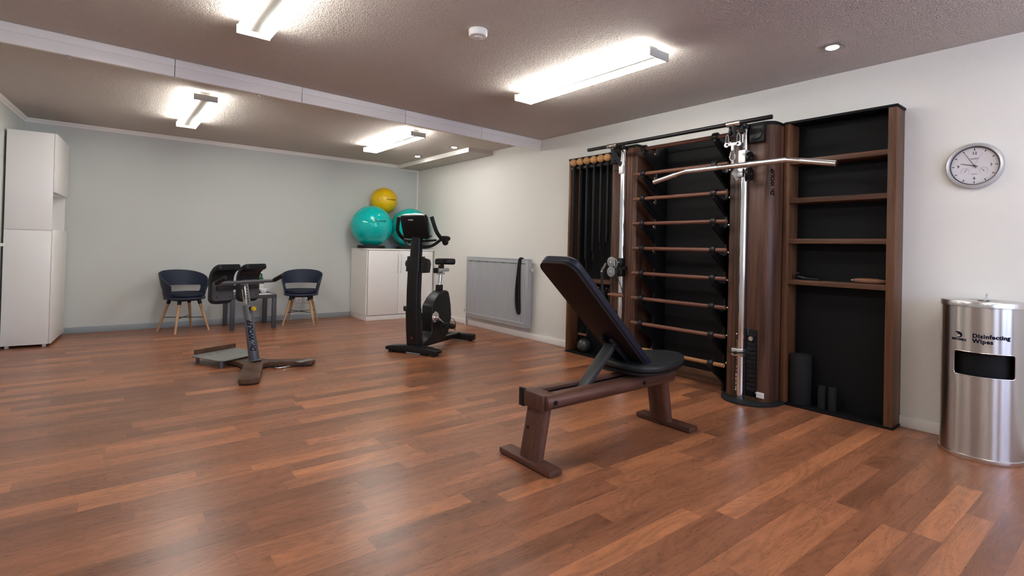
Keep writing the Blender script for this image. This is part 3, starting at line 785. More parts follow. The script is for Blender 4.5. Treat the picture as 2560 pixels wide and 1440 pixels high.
# console
cm = Matrix.Translation((-.02, 0, 1.345)) @ Matrix.Rotation(math.radians(-17), 4, 'Y') @ Matrix.Diagonal((1, .88, .94, 1))
MB().prism([(-.165, -.135), (.165, -.135), (.175, -.12), (.185, .10), (.165, .135), (-.165, .135), (-.185, .10), (-.175, -.12)], -.028, .03, 'yz', b=.012, seg=3, mat=cm).build('console', M['black_gloss'], bk)
MB().prism([(-.15, -.12), (.15, -.12), (.13, -.150), (-.13, -.150)], .02, .11, 'yz', b=.012, seg=3, mat=cm).build('reading_rack', M['black_plastic'], bk)
MB().prism([(-.16, .128), (.16, .128), (.14, .142), (0, .150), (-.14, .142)], -.018, .028, 'yz', b=.003, mat=cm).build('console_trim', M['alu'], bk)
text('NAUTIQ', .018, M['print_white'], bk, cm @ basis((0, -1, 0), (0, 0, 1), (-.0285, .03, .085)), name='console_lettering', offset=.0006)
for s in (1, -1):
    MB().tube([(.03, s * .03, 1.135), (.07, s * .12, 1.135), (.09, s * .185, 1.165), (.11, s * .25, 1.225), (.17, s * .262, 1.225)], .0165, 12, smooth=2).build('handlebar', M['black_metal'], bk)
    MB().tube([(.11, s * .25, 1.225), (.04, s * .25, 1.265), (-.005, s * .245, 1.315), (-.03, s * .208, 1.45)], .0205, 12, smooth=1).build('hand_grip', M['black_rubber'], bk)
    MB().tube([(.13, s * .255, 1.225), (.17, s * .25, 1.20), (.205, s * .24, 1.185)], [.024, .030, .034] , 12).tube([(.13, s * .255, 1.23), (.19, s * .262, 1.232), (.225, s * .262, 1.228)], .026, 12).build('elbow_pad', M['black_rubber'], bk)
MB().tube([(.03, 0, 1.19), (.05, -.13, 1.20), (.09, -.20, 1.21)], .012, 10).tube([(.03, 0, 1.19), (.05, .13, 1.20), (.09, .20, 1.21)], .012, 10).build('cross_tube', M['black_metal'], bk)
# housing
hp = [(.252, .20), (.245, .30), (.243, .47), (.262, .505), (.33, .57), (.40, .612), (.475, .638), (.545, .640), (.585, .62), (.615, .55), (.64, .46), (.655, .36), (.652, .30), (.625, .20), (.58, .13), (.50, .085), (.38, .06), (.10, .055), (.08, .075), (.085, .10), (.15, .12), (.21, .15)]
MB().prism(hp, -.072, .072, 'xz', b=.018, seg=4).build('drive_housing', M['black_plastic'], bk)
# crank, arms, pedals
MB().cyl((.305, -.073, .355), (.305, -.082, .355), .066, .060, 32).cyl((.305, -.08, .355), (.305, -.095, .355), .03, .028, 24).cyl((.305, .073, .355), (.305, .082, .355), .066, .06, 32).build('crank_disc', M['chrome'], bk)
for s, (pu, pz) in ((-1, (.42, .265)), (1, (.19, .445))):
    a = Vector((.305, s * .10, .355)); b_ = Vector((pu, s * .115, pz))
    MB().cyl(a + (b_ - a) * -.06, a + (b_ - a) * .0, .014, .014).tube([a, b_], .013, 10, sc=(.7, 1.2)).build('crank_arm', M['chrome'], bk)
    mm = Matrix.Translation((pu, 0, pz)) @ Matrix.Rotation(math.radians(14), 4, 'Y')
    p_ = MB().box(-.07, .07, *sorted((s * .13, s * .232)), -.022, .018, b=.007, mat=mm).box(-.075, .06, *sorted((s * .14, s * .222)), -.038, -.018, b=.006, mat=mm).build('pedal', M['black_plastic'], bk)
    MB().tube([mm @ Vector((.045, s * .135, .0)), mm @ Vector((.045, s * .14, .065)), mm @ Vector((.05, s * .18, .088)), mm @ Vector((.055, s * .225, .045)), mm @ Vector((.055, s * .232, -.01)), mm @ Vector((.055, s * .232, -.05))], .004, 8, smooth=2, sc=(.6, 3)).build('pedal_strap', M['black_rubber'], p_)
# seat post and saddle
MB().prism([(-.03, -.03), (.03, -.03), (.03, .03), (-.03, .03)], .60, .705, 'xy', b=.006, mat=Matrix.Translation((.485, 0, 0))).build('post_sleeve', M['black_plastic'], bk)
MB().cyl((.485, 0, .69), (.505, 0, .835), .0225, .0225).build('seat_post', M['alu'], bk)
MB().box(.455, .56, -.026, .026, .822, .842, b=.006).build('post_clamp', M['silver_plastic'], bk)
MB().box(.40, .66, -.024, .024, .852, .892, b=.004).build('slider', M['alu'], bk)
MB().box(.385, .43, -.024, .024, .84, .90, b=.005).box(.485, .545, -.025, .025, .885, .935, b=.01).cyl((.51, 0, .84), (.51, 0, .86), .02).build('slider_clamp', M['black_plastic'], bk)
sd = []
for k in range(28):
    a = 2 * PI * k / 28; c = math.cos(a); sn = math.sin(a)
    wdt = .04 if c < -.15 else .04 + .105 * min(1, (c + .15) / .6)
    sd.append((.545 + .155 * c, sn * wdt * (1 if abs(sn) < 2 else 1)))
MB().prism(sd, .935, 1.005, 'xy', b=.022, seg=4).build('saddle', M['black_plastic'], bk)
MB().tube([(.48, 0, .93), (.51, 0, .94), (.56, 0, .945)], .01, 8).build('saddle_rail', M['chrome'], bk)

# ------------------------------------------------------------------ training wall: shelving right
XF = 4.10; TOP = 2.158
def shelf_unit(name, lab, y0, y1, side):
    t = thing(name, lab, 'shelving', (XF, y0, 0)); Wy = y1 - y0; Dp = XR - XF - .003
    return t, Wy, Dp
sr, Wy, Dp = shelf_unit('shelving_unit', 'open walnut shelving with black back at the right of the training wall', 1.122, 1.843, 1)
MB().box(0, Dp, -.004, Wy + .002, 0, .018, b=.002).build('base_board', M['black_panel'], sr)
MB().box(-.004, Dp, -.006, Wy + .002, TOP - .018, TOP, b=.002).build('top_board', M['black_panel'], sr)
MB().box(0, Dp, 0, .048, .018, TOP - .018, b=.0015).build('side_panel', M['walnut_stile'], sr)
MB().box(0, Dp, Wy - .042, Wy, .018, TOP - .018, b=.0015).build('side_panel', M['walnut_stile'], sr)
MB().box(Dp - .012, Dp, .048, Wy - .042, .018, TOP - .018).build('back_panel', M['black_panel'], sr)
for z in (.935, 1.245, 1.552, 1.845):
    MB().box(.002, Dp - .012, .048, Wy - .042, z - .018, z + .018, b=.0015).build('shelf', M['walnut_y'], sr)
# left storage
sl, Wl, Dl = shelf_unit('storage_cabinet', 'narrow open walnut cabinet holding hanging black tubes, left of the wall bars', 3.463, 4.19, 1)
MB().box(0, Dl, -.002, Wl + .004, 0, .018, b=.002).build('base_board', M['black_panel'], sl)
MB().box(-.004, Dl, -.002, Wl + .006, TOP - .018, TOP, b=.002).build('top_board', M['black_panel'], sl)
MB().box(0, Dl, Wl - .030, Wl, .018, TOP - .018, b=.0015).build('side_panel', M['walnut_stile'], sl)
MB().box(0, Dl, 0, .078, .018, TOP - .018, b=.0015).build('side_panel', M['walnut_stile'], sl)
MB().box(Dl - .012, Dl, .078, Wl - .03, .018, TOP - .018).build('back_panel', M['black_panel'], sl)
MB().box(.002, Dl - .012, .078, Wl - .03, .79, .83, b=.0015).build('shelf', M['walnut_y'], sl)
MB().box(.002, .03, .078, Wl - .03, 2.03, 2.066, b=.002).build('hanging_rail', M['black_metal'], sl)
# hanging tubes with wooden balls
proto = None
for k, (y, zb_, zc_, lab) in enumerate(((4.118, .86, .93, 'leftmost hanging black tube pair with a wooden ball on top'), (4.019, .935, .935, 'hanging black tube pair second from the left under a wooden ball'), (3.917, 1.04, .94, 'hanging black tube pair third from the left under a wooden ball'),
        (3.815, 1.138, 1.04, 'hanging black tube pair fourth from the left under a wooden ball'), (3.716, 1.235, 1.14, 'hanging black tube pair fifth from the left under a wooden ball'), (3.622, 1.235, 1.235, 'rightmost hanging black tube pair, its wooden ball nearest the chrome pole'))):
    t = thing('resistance_tube', lab, 'resistance tube', (XF - .004, y, 2.066), 0, 'resistance tubes with wooden balls')
    MB().sphere((0, 0, .042), .042, 28).build('wooden_ball', M['knob_wood'], t)
    MB().cyl((-.008, -.012, .0), (-.008, -.014, zb_ - 2.066), .0125, .0125, 12, b=.002).build('tube', M['band'], t)
    MB().cyl((.045, .018, -.04), (.045, .02, zc_ - 2.066), .0115, .0115, 12, b=.002).build('tube', M['band'], t)
# small items in the lower part of the left cabinet
t = thing('medicine_ball', 'dark grey ball at the bottom of the narrow storage cabinet', 'ball', (XF + .085, 3.985, .018))
MB().sphere((0, 0, .075), .075, 32).build('shell', M['pewter'], t)
t = thing('wooden_pull_bar', 'brown wooden pull handle hanging low in the narrow storage cabinet', 'handle', (XF + .05, 3.98, .215))
MB().cyl((0, -.055, 0), (0, .06, 0), .012, .012, 14, b=.003).build('grip', M['handle_wood'], t)
MB().tube([(.01, -.058, 0), (.05, -.03, .09), (.09, 0, .14), (.05, .03, .09), (.01, .062, 0)], .003, 8).build('cord', M['black_rubber'], t)
for k, (yy, ln, lab) in enumerate(((3.69, .17, 'black strap hanging on a hook beside the walnut side panel'), (3.80, .13, 'black strap hanging on a hook, left one of two'))):
    t = thing('hanging_strap', lab, 'strap', (XF + .12, yy, .74))
    MB().tube([(0, .0, 0), (-.02, .03, -.04), (-.02, .03, -ln), (-.02, -.0, -ln - .03), (-.02, -.03, -ln), (-.02, -.03, -.04)], .006, 8, closed=True, smooth=2, sc=(1, 2.5)).build('webbing', M['black_rubber'], t)
    MB().cyl((.03, 0, .0), (-.025, 0, .003), .004).build('hook', M['chrome'], t)

# ------------------------------------------------------------------ cable columns
def column(lab, y_in, sgn):
    """y_in: inner edge; sgn -1: column extends to smaller y (right one), +1: larger y (left one). local origin at inner edge, wall plane offset"""
    t = thing('cable_column', lab, 'cable column', (0, y_in, 0))
    def Y(v): return sgn * v
    Wc_ = .343; XC = 3.935; r = .085
    pts = [(XR - .004, Y(0)), (XC + .012, Y(0)), (XC, Y(.012))]
    for k in range(9):
        a = math.radians(90 * k / 8); pts.append((XC + r - r * math.cos(a), Y(Wc_ - r + r * math.sin(a))))
    pts.append((XR - .004, Y(Wc_)))
    body = MB().prism(pts, .02, TOP - .03, 'xy', b=.001).build('body', M['walnut'], t)
    cap = [(XC + (x - XC) * 1.0 - (.006 if x < 4.1 else 0), y) for x, y in pts]
    MB().prism(cap, TOP - .03, TOP - .004, 'xy', b=.003).build('top_cap', M['black_panel'], t)
    el = [(4.06 - .275 * math.sin(math.radians(a)), Y(.165) - sgn * .222 * math.cos(math.radians(a))) for a in range(0, 181, 10)]
    el += [(XR - .004, el[-1][1]), (XR - .004, el[0][1])]
    MB().prism(el, 0, .02, 'xy', b=.004).build('base_plate', M['black_rubber'], t)
    px_, py_ = 3.908, Y(.137)
    MB().cyl((px_, py_, .02), (px_, py_, 2.115), .0265, .0265, 28).build('pole', M['chrome'], t)
    MB().cyl((px_, py_, 2.112), (px_, py_, 2.135), .036, .034, 24).build('pole_cap', M['black_metal'], t)
    # top mounting block with disc
    m_ = MB().box(3.90, 3.937, *sorted((Y(.175), Y(.29))), 1.995, 2.125, b=.006)
    m_.cyl((3.90, Y(.232), 2.06), (3.888, Y(.232), 2.06), .045, .042, 24); m_.cyl((3.889, Y(.232), 2.06), (3.886, Y(.232), 2.06), .006, .006, 10)
    m_.build('top_pulley_block', M['black_metal'], t)
    # grooves
    g = MB()
    for yy in (.045, .075): g.box(3.9335, 3.9365, *sorted((Y(yy), Y(yy + .003))), .05, TOP - .05)
    g.build('groove', M['dark_gap'], t)
    # weight stack window
    y0, y1 = .163, .253
    ws = MB().box(3.9325, 3.9365, *sorted((Y(y0), Y(y1))), .045, .56, b=.001).build('weight_window', M['black_gloss'], t)
    g = MB()
    for k in range(13): g.box(3.929, 3.9345, *sorted((Y(y0 + .008), Y(y1 - .010))), .085 + k * .034, .085 + k * .034 + .029, b=.0015)
    g.build('weight_stack', M['black_metal'], ws)
    g = MB()
    for k in range(13): g.cyl((3.9275, Y((y0 + y1) / 2), .0995 + k * .034), (3.9292, Y((y0 + y1) / 2), .0995 + k * .034), .004, seg=8)
    g.build('pin_hole', M['dark_gap'], ws)
    pz_ = .49
    MB().cyl((3.915, Y((y0 + y1) / 2), pz_), (3.93, Y((y0 + y1) / 2), pz_), .017, .017, 20).build('selector_pin', M['alu'], ws)
    return t, Y, px_, py_
cr_, Y, px_, py_ = column('right walnut cable column with lettering, beside the open shelving', 2.192, -1)
# scale
g = MB()
for z_ in (.505, .068): g.box(3.9325, 3.9345, -.118, -.082, z_, z_ + .009)
g.build('scale_marks', M['print_white'], cr_)
for k in range(13):
    text(str(k + 1), .029, M['print_white'], cr_, basis((0, -1, 0), (0, 0, 1), (3.934, -.096, .48 - k * .0325)), name='scale_number', offset=.0012)
text('Dr. WOLFF', .040, M['print_black'], cr_, basis((0, 0, 1), (-.819, .574, 0), (3.9705, -.328, 1.685)), shear=.3, offset=.0014, ext=.0012)
MB().box(3.9325, 3.9345, -.345 + .035, -.345 + .118, .05, .092, b=.0005).build('type_label', M['print_white'], cr_).rotation_euler = (0, 0, 0)
g = MB(); g.box(3.931, 3.9328, -.252, -.242, .076, .086); 
for k in range(3): g.box(3.931, 3.9328, -.300, -.258, .082 - k * .008, .084 - k * .008)
g.build('type_label_print', M['print_grey'], cr_)
# lower clamp
MB().box(px_ - .034, px_ + .026, py_ - .034, py_ + .062, .345, .405, b=.006).build('pole_clamp', M['alu'], cr_)
MB().tube([(px_ - .04, py_ + .07, .372), (px_ - .05, py_ + .02, .372), (px_ - .045, py_ - .05, .385)], .006, 8).cyl((px_ - .034, py_ + .02, .372), (px_ - .055, py_ + .02, .372), .012).build('clamp_lever', M['black_plastic'], cr_)
# upper carriage
def carriage(t, px_, py_, z, m1, m2, s=1, hgt=.12):
    MB().box(px_ - .045, px_ + .03, py_ - .03, py_ + .03, z - hgt / 2, z + hgt / 2, b=.008).build('carriage', m1, t)
    for dz in (-.06, .06):
        MB().cyl((px_ - .015, py_ - s * .045, z - .06 + dz), (px_ - .015, py_ - s * .060, z - .06 + dz), .052, .052, 32, b=.002).build('pulley', m2, t)
        MB().cyl((px_ - .015, py_ - s * .058, z - .06 + dz), (px_ - .015, py_ - s * .066, z - .06 + dz), .008, .008, 12).build('pulley_bolt', M['chrome'], t)
carriage(cr_, px_, py_, 1.875, M['alu_bright'] if 'alu_bright' in M else M.setdefault('alu_bright', plain('bright_aluminium', (.86, .85, .84), .3, .5)), M['black_gloss'], 1, .14)
MB().cyl((px_ - .06, py_ + .03, 1.755), (px_ - .06, py_ + .042, 1.755), .045, .045, 28).box(px_ - .05, px_ + .02, py_ - .012, py_ + .05, 1.735, 1.80, b=.004).build('guide_pulley', M['alu'], cr_)
# left column
cl_, Y2, pxl, pyl = column('left walnut cable column with two grey pulleys and a wooden handle', 3.118, 1)
for v in (-.045, ):
    pass
zc = .985
MB().box(pxl - .04, pxl + .03, pyl - .028, pyl + .028, zc - .09, zc + .09, b=.012).build('carriage', M['black_metal'], cl_)
for dz in (-.047, .047):
    MB().cyl((pxl - .05, pyl + .075, zc + dz), (pxl - .063, pyl + .075, zc + dz), .050, .050, 32, b=.002).build('pulley', M['grey_disc'] if 'grey_disc' in M else M.setdefault('grey_disc', plain('grey_pulley', (.20, .21, .22), .35)), cl_)
    MB().cyl((pxl - .06, pyl + .075, zc + dz), (pxl - .070, pyl + .075, zc + dz), .012, .009, 14).build('pulley_bolt', M['chrome'], cl_)
    MB().cyl((pxl - .035, pyl - .012, zc + dz), (pxl - .05, pyl - .012, zc + dz), .042, .040, 28, b=.002).build('pulley_cover', M['black_plastic'], cl_)
    MB().cyl((pxl - .049, pyl - .012, zc + dz), (pxl - .053, pyl - .012, zc + dz), .007, .007, 12).build('pulley_bolt', M['chrome'], cl_)
MB().box(pxl - .05, pxl - .03, pyl - .01, pyl + .085, zc - .02, zc + .02, b=.004).build('pulley_bracket', M['black_metal'], cl_)
MB().cyl((pxl - .02, pyl - .03, zc - .01), (pxl - .02, pyl - .075, zc - .01), .016, .024, 16).build('locking_knob', M['black_plastic'], cl_)
# handle on the left cable
hd = thing('cable_handle', 'wooden grip handle hanging from the left cable column', 'cable handle', (pxl - .075, 3.118 + pyl - .0, .72))
MB().lathe([(0, -.095), (.009, -.092), (.012, -.08), (.018, -.04), (.0195, 0), (.018, .04), (.012, .08), (.009, .092), (0, .095)], seg=20, mat=Matrix.Rotation(PI / 2, 4, 'X')).build('grip', M['handle_wood'], hd)
MB().tube([(0, -.095, 0), (0, -.06, .10), (0, .0, .195)], .0035, 8).tube([(0, .095, 0), (0, .06, .10), (0, .0, .195)], .0035, 8).tube([(0, 0, .19), (0, .005, .26)], .012, 8, sc=(1, .5)).build('strap', M['black_rubber'], hd)
MB().tube([(0, .005, .255), (0, -.012, .27), (0, -.012, .33), (0, .005, .345), (0, .020, .33), (0, .014, .27)], .004, 8, closed=True, smooth=2).build('carabiner', M['chrome'], hd)
hd2 = thing('hanging_ankle_strap', 'black webbing strap clipped beside the grey pulleys', 'strap', (pxl - .075, 3.118 + pyl + .18, .93))
MB().tube([(0, 0, 0), (0, -.006, -.06), (0, -.012, -.15), (0, -.02, -.26)], .013, 8, sc=(1.3, .35), smooth=1).build('webbing', M['black_rubber'], hd2)
MB().tube([(0, .0, 0), (0, -.04, .055), (0, -.055, .085), (0, -.045, .09), (0, -.028, .06), (0, .012, .01)], .0045, 8, closed=True, smooth=1).build('carabiner', M['chrome'], hd2)
MB().cyl((-.003, 0, -.0), (.01, 0, -.0), .013).build('ring', M['alu'], hd2)

# ------------------------------------------------------------------ wall bars
wb = thing('wall_bars', 'wall bars with nine brown rungs on black brackets between the columns', 'wall bars', (0, 2.632, 0))
MB().box(4.215, 4.235, -.43, .47, .10, TOP - .02).build('back_panel', M['black_panel'], wb)
MB().box(4.205, 4.245, -.43, .47, TOP - .075, TOP - .004, b=.003).build('top_beam', M['black_panel'], wb)
MB().box(4.17, 4.20, -.46, .46, 0, .045, b=.003).box(4.20, 4.235, -.46, .46, 0, .10, b=.003).build('kick_board', M['walnut_y'], wb)
for k in range(9):
    z = 2.080 - .2285 * k
    MB().cyl((3.872, -.462, z), (3.872, .462, z), .0165, .0165, 18, b=.003).build('rung', M['rung'] if k < 8 else M['rung_lit'], wb)
    for s in (-1, 1):
        y = s * .352
        p = [(3.850, z - .0), (3.852, z - .036), (3.88, z - .062), (4.035, z - .165), (4.05, z - .18), (4.052, z - .035), (4.04, z - .045), (4.0, z - .048), (3.95, z - .035), (3.91, z - .015), (3.892, z - .0)]
        br = MB().prism(p, y - .012, y + .012, 'xz', b=.002).cyl((3.872, y - .023, z), (3.872, y + .023, z), .034, .034, 24, b=.006).build('bracket', M['black_metal'], wb)
        if True:
            MB().cyl((4.07, y + s * .028, z - .02), (4.07, y + s * .010, z - .02), .012, .012, 12).build('bolt', M['alu'], br)
for s in (-1, 1):
    MB().box(4.05, 4.215, s * .352 - .012, s * .352 + .012, .0, TOP - .03, b=.002).build('upright', M['black_metal'], wb)

# ------------------------------------------------------------------ pull-up bar
pu = thing('pull_up_bar', 'long black horizontal pull-up bar across the top of the training wall', 'pull-up bar', (3.745, 2.67, 2.128))
MB().cyl((0, -.90, 0), (0, .90, 0), .0165, .0165, 20, b=.004).build('bar', M['black_metal'], pu)
for yy in (-.61, .59):
    MB().cyl((0, yy - .055, 0), (0, yy + .055, 0), .021, .021, 24, b=.002).build('sleeve', M['chrome'], pu)
    MB().prism([(.0, -.03), (.165, -.16), (.165, -.20), (.14, -.20), (-.012, -.055), (-.016, -.02)], yy - .008, yy + .008, 'xz', b=.002).build('support_arm', M['dark_grey_metal'], pu)
    MB().box(.120, .190, yy - .03, yy + .03, -.02, .02, b=.004).box(.0, .13, yy - .012, yy + .012, -.015, .012, b=.003).build('support_head', M['black_metal'], pu)
MB().box(.12, .15, .59 - .03, .59 + .018, -.25, -.165, b=.006).build('clamp_block', M['alu_bright'], pu)
MB().cyl((.13, .61, -.21), (.11, .65, -.21), .006, .012, 12).build('clamp_knob', M['black_plastic'], pu)
# cable stops hanging from the arm
g = MB()
for yy in (-.565, -.655): g.sphere((.035, yy, -.062), .019, 18).cyl((.035, yy, -.05), (.035, yy, -.01), .012)
g.build('cable_stop', M['black_plastic'], pu)

# ------------------------------------------------------------------ lat bar
lb = thing('hanging_lat_bar', 'long chrome lat pulldown bar hanging with angled ends', 'lat bar', (3.745, 2.065, 1.805))
pts = [(0, -.715, -.062), (0, -.47, -.012), (0, -.41, -.002), (0, -.36, 0), (0, .36, 0), (0, .41, -.002), (0, .47, -.012), (0, .715, -.062)]
MB().tube(pts, .0185, 20, smooth=1).build('bar', M['chrome'], lb)
for s in (-1, 1):
    MB().tube([(0, s * .49, -.0165), (0, s * .712, -.0615)], .0205, 20).build('grip', M['alu'], lb)
    MB().tube([(0, s * .12, 0), (0, s * .40, 0)], .0205, 20).build('grip', M['alu'], lb)
MB().cyl((0, 0, .012), (0, 0, .045), .012, .010, 12).build('eyelet', M['chrome'], lb)
MB().tube([(0, 0, .035), (0, .022, .055), (0, .020, .10), (0, 0, .125), (0, -.018, .10), (0, -.02, .055)], .0045, 8, closed=True, smooth=2).build('carabiner', M['chrome'], lb)
MB().box(-.006, .006, -.055, .055, .155, .178, b=.004).box(-.006, .006, -.01, .01, .118, .16, b=.003).cyl((-.006, -.05, .165), (.006, -.05, .165), .017).cyl((-.006, .05, .165), (.006, .05, .165), .017).build('spreader_plate', M['alu_bright'], lb)
for s in (-1, 1):
    MB().tube([(0, s * .045, .165), (0, s * .045 + .013, .18), (0, s * .045 + .011, .235), (0, s * .045, .25), (0, s * .045 - .011, .235), (0, s * .045 - .011, .18)], .004, 8, closed=True, smooth=2).build('snap_hook', M['chrome'], lb)

# ------------------------------------------------------------------ things on the shelving
t = thing('foam_roller', 'large dark grey foam roller standing on the base of the shelving', 'foam roller', (4.175, 1.725, .018))
t.location.x = XF + .078
def roller(r, h): return [(0, h - .004), (r * .42, h - .004), (r * .45, h), (r * .93, h), (r, h - .008), (r, .006), (r * .95, 0), (0, 0)]
MB().lathe(roller(.073, .37), seg=40).build('roller', M['foam'], t)
for y, lab in ((1.574, 'small dark foam roller standing next to the large roller'), (1.505, 'small dark foam roller standing rightmost on the shelving base')):
    t = thing('small_foam_roller', lab, 'foam roller', (XF + .075, y, .018), 0, 'small foam rollers on the shelving base')
    MB().lathe(roller(.026, .165), seg=28).build('roller', M['foam'], t)
t = thing('wooden_grip', 'brown wooden grip with metal tips lying on the lowest shelf', 'grip', (XF + .06, 1.285, .953 + .019), 0)
MB().lathe([(0, -.10), (.008, -.10), (.012, -.092), (.018, -.05), (.019, 0), (.018, .05), (.012, .092), (.008, .10), (0, .10)], seg=20, mat=Matrix.Rotation(PI / 2, 4, 'X')).build('grip', M['handle_wood'], t)
for s in (-1, 1): MB().sphere((0, s * .102, 0), .008, 12).build('tip', M['chrome'], t)
t = thing('curved_strap', 'glossy black curved strap lying at the left of the lowest shelf', 'strap', (XF + .07, 1.68, .953))
MB().tube([(0, .07, .045), (-.01, .02, .042), (-.01, -.06, .032), (0, -.10, .012), (.0, -.04, .008), (0, .04, .010), (.0, .085, .022)], .006, 10, closed=True, smooth=2, sc=(2.6, .9)).build('strap', M['black_gloss'], t)
MB().tube([(-.012, .085, .048), (-.014, .06, .050)], .004, 8).build('buckle', M['chrome'], t)

# ------------------------------------------------------------------ bench
be = thing('weight_bench', 'walnut weight bench with a tilted black backrest', 'weight bench', (0, 0, 0))
MB().box(1.757, 1.845, 1.885, 2.30, .004, .034, b=.005).build('foot_bar', M['walnut_bench_y'], be)
MB().box(2.915, 3.005, 1.855, 2.27, .004, .034, b=.005).build('foot_bar', M['walnut_bench_y'], be)
g = MB()
for (x, y) in ((1.80, 1.92), (1.80, 2.265), (2.96, 1.89), (2.96, 2.235)): g.box(x - .035, x + .035, y - .025, y + .025, 0, .006)
g.build('rubber_pad', M['black_rubber'], be)
def leg(x0, x1, yc, name='leg'):
    t = bmesh.new(); R = []
    for k in range(2):
        z = .033 if k == 0 else .33; x = x0 if k == 0 else x1
        R.append([t.verts.new((x + a, yc + b_, z)) for a, b_ in rrect(-.032, .032, -.078, .078, .030, 5)])
    A, B = R
    for i in range(len(A)): t.faces.new((A[i], A[(i + 1) % len(A)], B[(i + 1) % len(A)], B[i]))
    t.faces.new(A[::-1]); t.faces.new(B); bmesh.ops.recalc_face_normals(t, faces=t.faces)
    m = MB(); m._add(t); return m.build(name, M['walnut_bench_z'], be)
l1 = leg(1.812, 1.868, 2.088); leg(2.93, 2.872, 2.075)
MB().prism([(-.010, 0), (.010, 0), (0, .017)], -.0006, .0006, 'yz', mat=Matrix.Translation((1.792, 2.10, .185)) @ Matrix.Rotation(math.radians(10.5), 4, 'Y')).build('warning_mark', M['print_black'], l1)
for (ya, yb_) in ((1.975, 2.045), (2.115, 2.185)):
    yc = (ya + yb_) / 2; hw = (yb_ - ya) / 2
    s_ = 1 if yc > 2.08 else -1
    pr = [(yc - s_ * hw, .295), (yc - s_ * hw, .375)] + [(yc - s_ * hw + s_ * (2 * hw) * (.55 + .45 * math.sin(math.radians(a))), .335 + .04 * math.cos(math.radians(a))) for a in range(0, 181, 20)]
    MB().prism(pr, 1.825, 2.935, 'yz', b=.002).build('rail', M['walnut_bench'], be)
MB().box(1.806, 1.90, 2.004, 2.158, .292, .376, b=.006).build('end_block', M['walnut_bench_z'], be)
MB().box(1.806, 1.824, 2.158, 2.198, .285, .382, b=.002).build('end_plate', M['black_metal'], be)
MB().box(2.60, 2.93, 2.045, 2.115, .30, .374, b=.003).build('seat_block', M['walnut_bench'], be)
MB().box(1.92, 2.60, 2.045, 2.115, .296, .315).box(1.90, 2.60, 2.045, 2.052, .31, .36).box(1.90, 2.60, 2.108, 2.115, .31, .36).build('slot_channel', M['black_metal'], be)
g = MB()
for x in (2.61, 1.87): g.cyl((x, 1.974, .338), (x, 1.968, .338), .012, .012, 14)
g.build('bolt', M['black_metal'], be)
# strut
sa = Vector((2.155, 2.08, .325)); sb_ = Vector((2.42, 2.08, .575)); sdv = (sb_ - sa); L_ = sdv.length; sdv.normalize()
mx_ = basis(sdv, (0, 1, 0), sa)
MB().box(0, L_, -.034, .034, -.016, .016, b=.003, mat=mx_).build('support_strut', M['dark_grey_metal'], be)
MB().box(L_ - .02, L_ + .025, -.04, .04, -.02, .02, b=.004, mat=mx_).build('strut_hinge', M['black_metal'], be)
# backrest
p0 = Vector((2.655, 2.083, .400)); dv = Vector((-.690, 0, .640)).normalized(); nv = Vector((.640, 0, .690)).normalized()
LB = .985
bm_ = basis(dv, (0, 1, 0), p0)      # local x up the board, local y width, local z = normal
zsign = 1 if (dv.cross(Vector((0, 1, 0)))).dot(nv) > 0 else -1
def outline(L, w0, w1, r0_, r1_):
    pts = []
    def arc(cx, cy, r, a0, a1, n=7):
        for k in range(n + 1):
            a = math.radians(a0 + (a1 - a0) * k / n); pts.append((cx + r * math.cos(a), cy + r * math.sin(a)))
    arc(r0_, -w0 + r0_, r0_, 180, 270); arc(L - r1_, -w1 + r1_, r1_, -90, 0); arc(L - r1_, w1 - r1_, r1_, 0, 90); arc(r0_, w0 - r0_, r0_, 90, 180)
    return pts
MB().prism(outline(LB, .125, .138, .05, .07), *sorted((-.012 * zsign, .004 * zsign)), 'xy', b=.002, mat=bm_).build('backrest_board', M['walnut_board'], be)
bp_ = MB().prism(outline(LB, .128, .142, .05, .07), *sorted((.004 * zsign, .05 * zsign)), 'xy', b=.012, seg=4, mat=bm_).build('backrest_pad', M['leather_blue'], be)
MB().box(.0, .35, -.04, -.028, *sorted((-.012 * zsign, -.045 * zsign)), b=.002, mat=bm_).box(.0, .35, .028, .04, *sorted((-.012 * zsign, -.045 * zsign)), b=.002, mat=bm_).build('backrest_bracket', M['black_metal'], be)
# seat
hf = [(.0, .09), (.03, .165), (.12, .222), (.26, .218), (.41, .18), (.535, .125), (.605, .05)]
so_ = [Vector((x, -y)) for x, y in hf] + [Vector((x, y)) for x, y in hf[::-1]]
for _ in range(2): so_ = [q for a, b_ in zip(so_, so_[1:] + so_[:1]) for q in (a * .78 + b_ * .22, a * .22 + b_ * .78)]
so_ = [(v.x, v.y) for v in so_]
smx = Matrix.Translation((2.475, 2.083, .417)) @ Matrix.Rotation(math.radians(-.5), 4, 'Y')
MB().prism([(x, y * .97) for x, y in so_], -.014, .0, 'xy', mat=smx).build('seat_board', M['walnut_board'], be)
MB().prism(so_, .0, .044, 'xy', b=.018, seg=4, mat=smx).build('seat_pad', M['leather'], be)
MB().box(2.60, 2.9, 2.0, 2.16, .374, .405, b=.003).build('seat_mount', M['black_metal'], be)
be.location = (0, 0, 0)

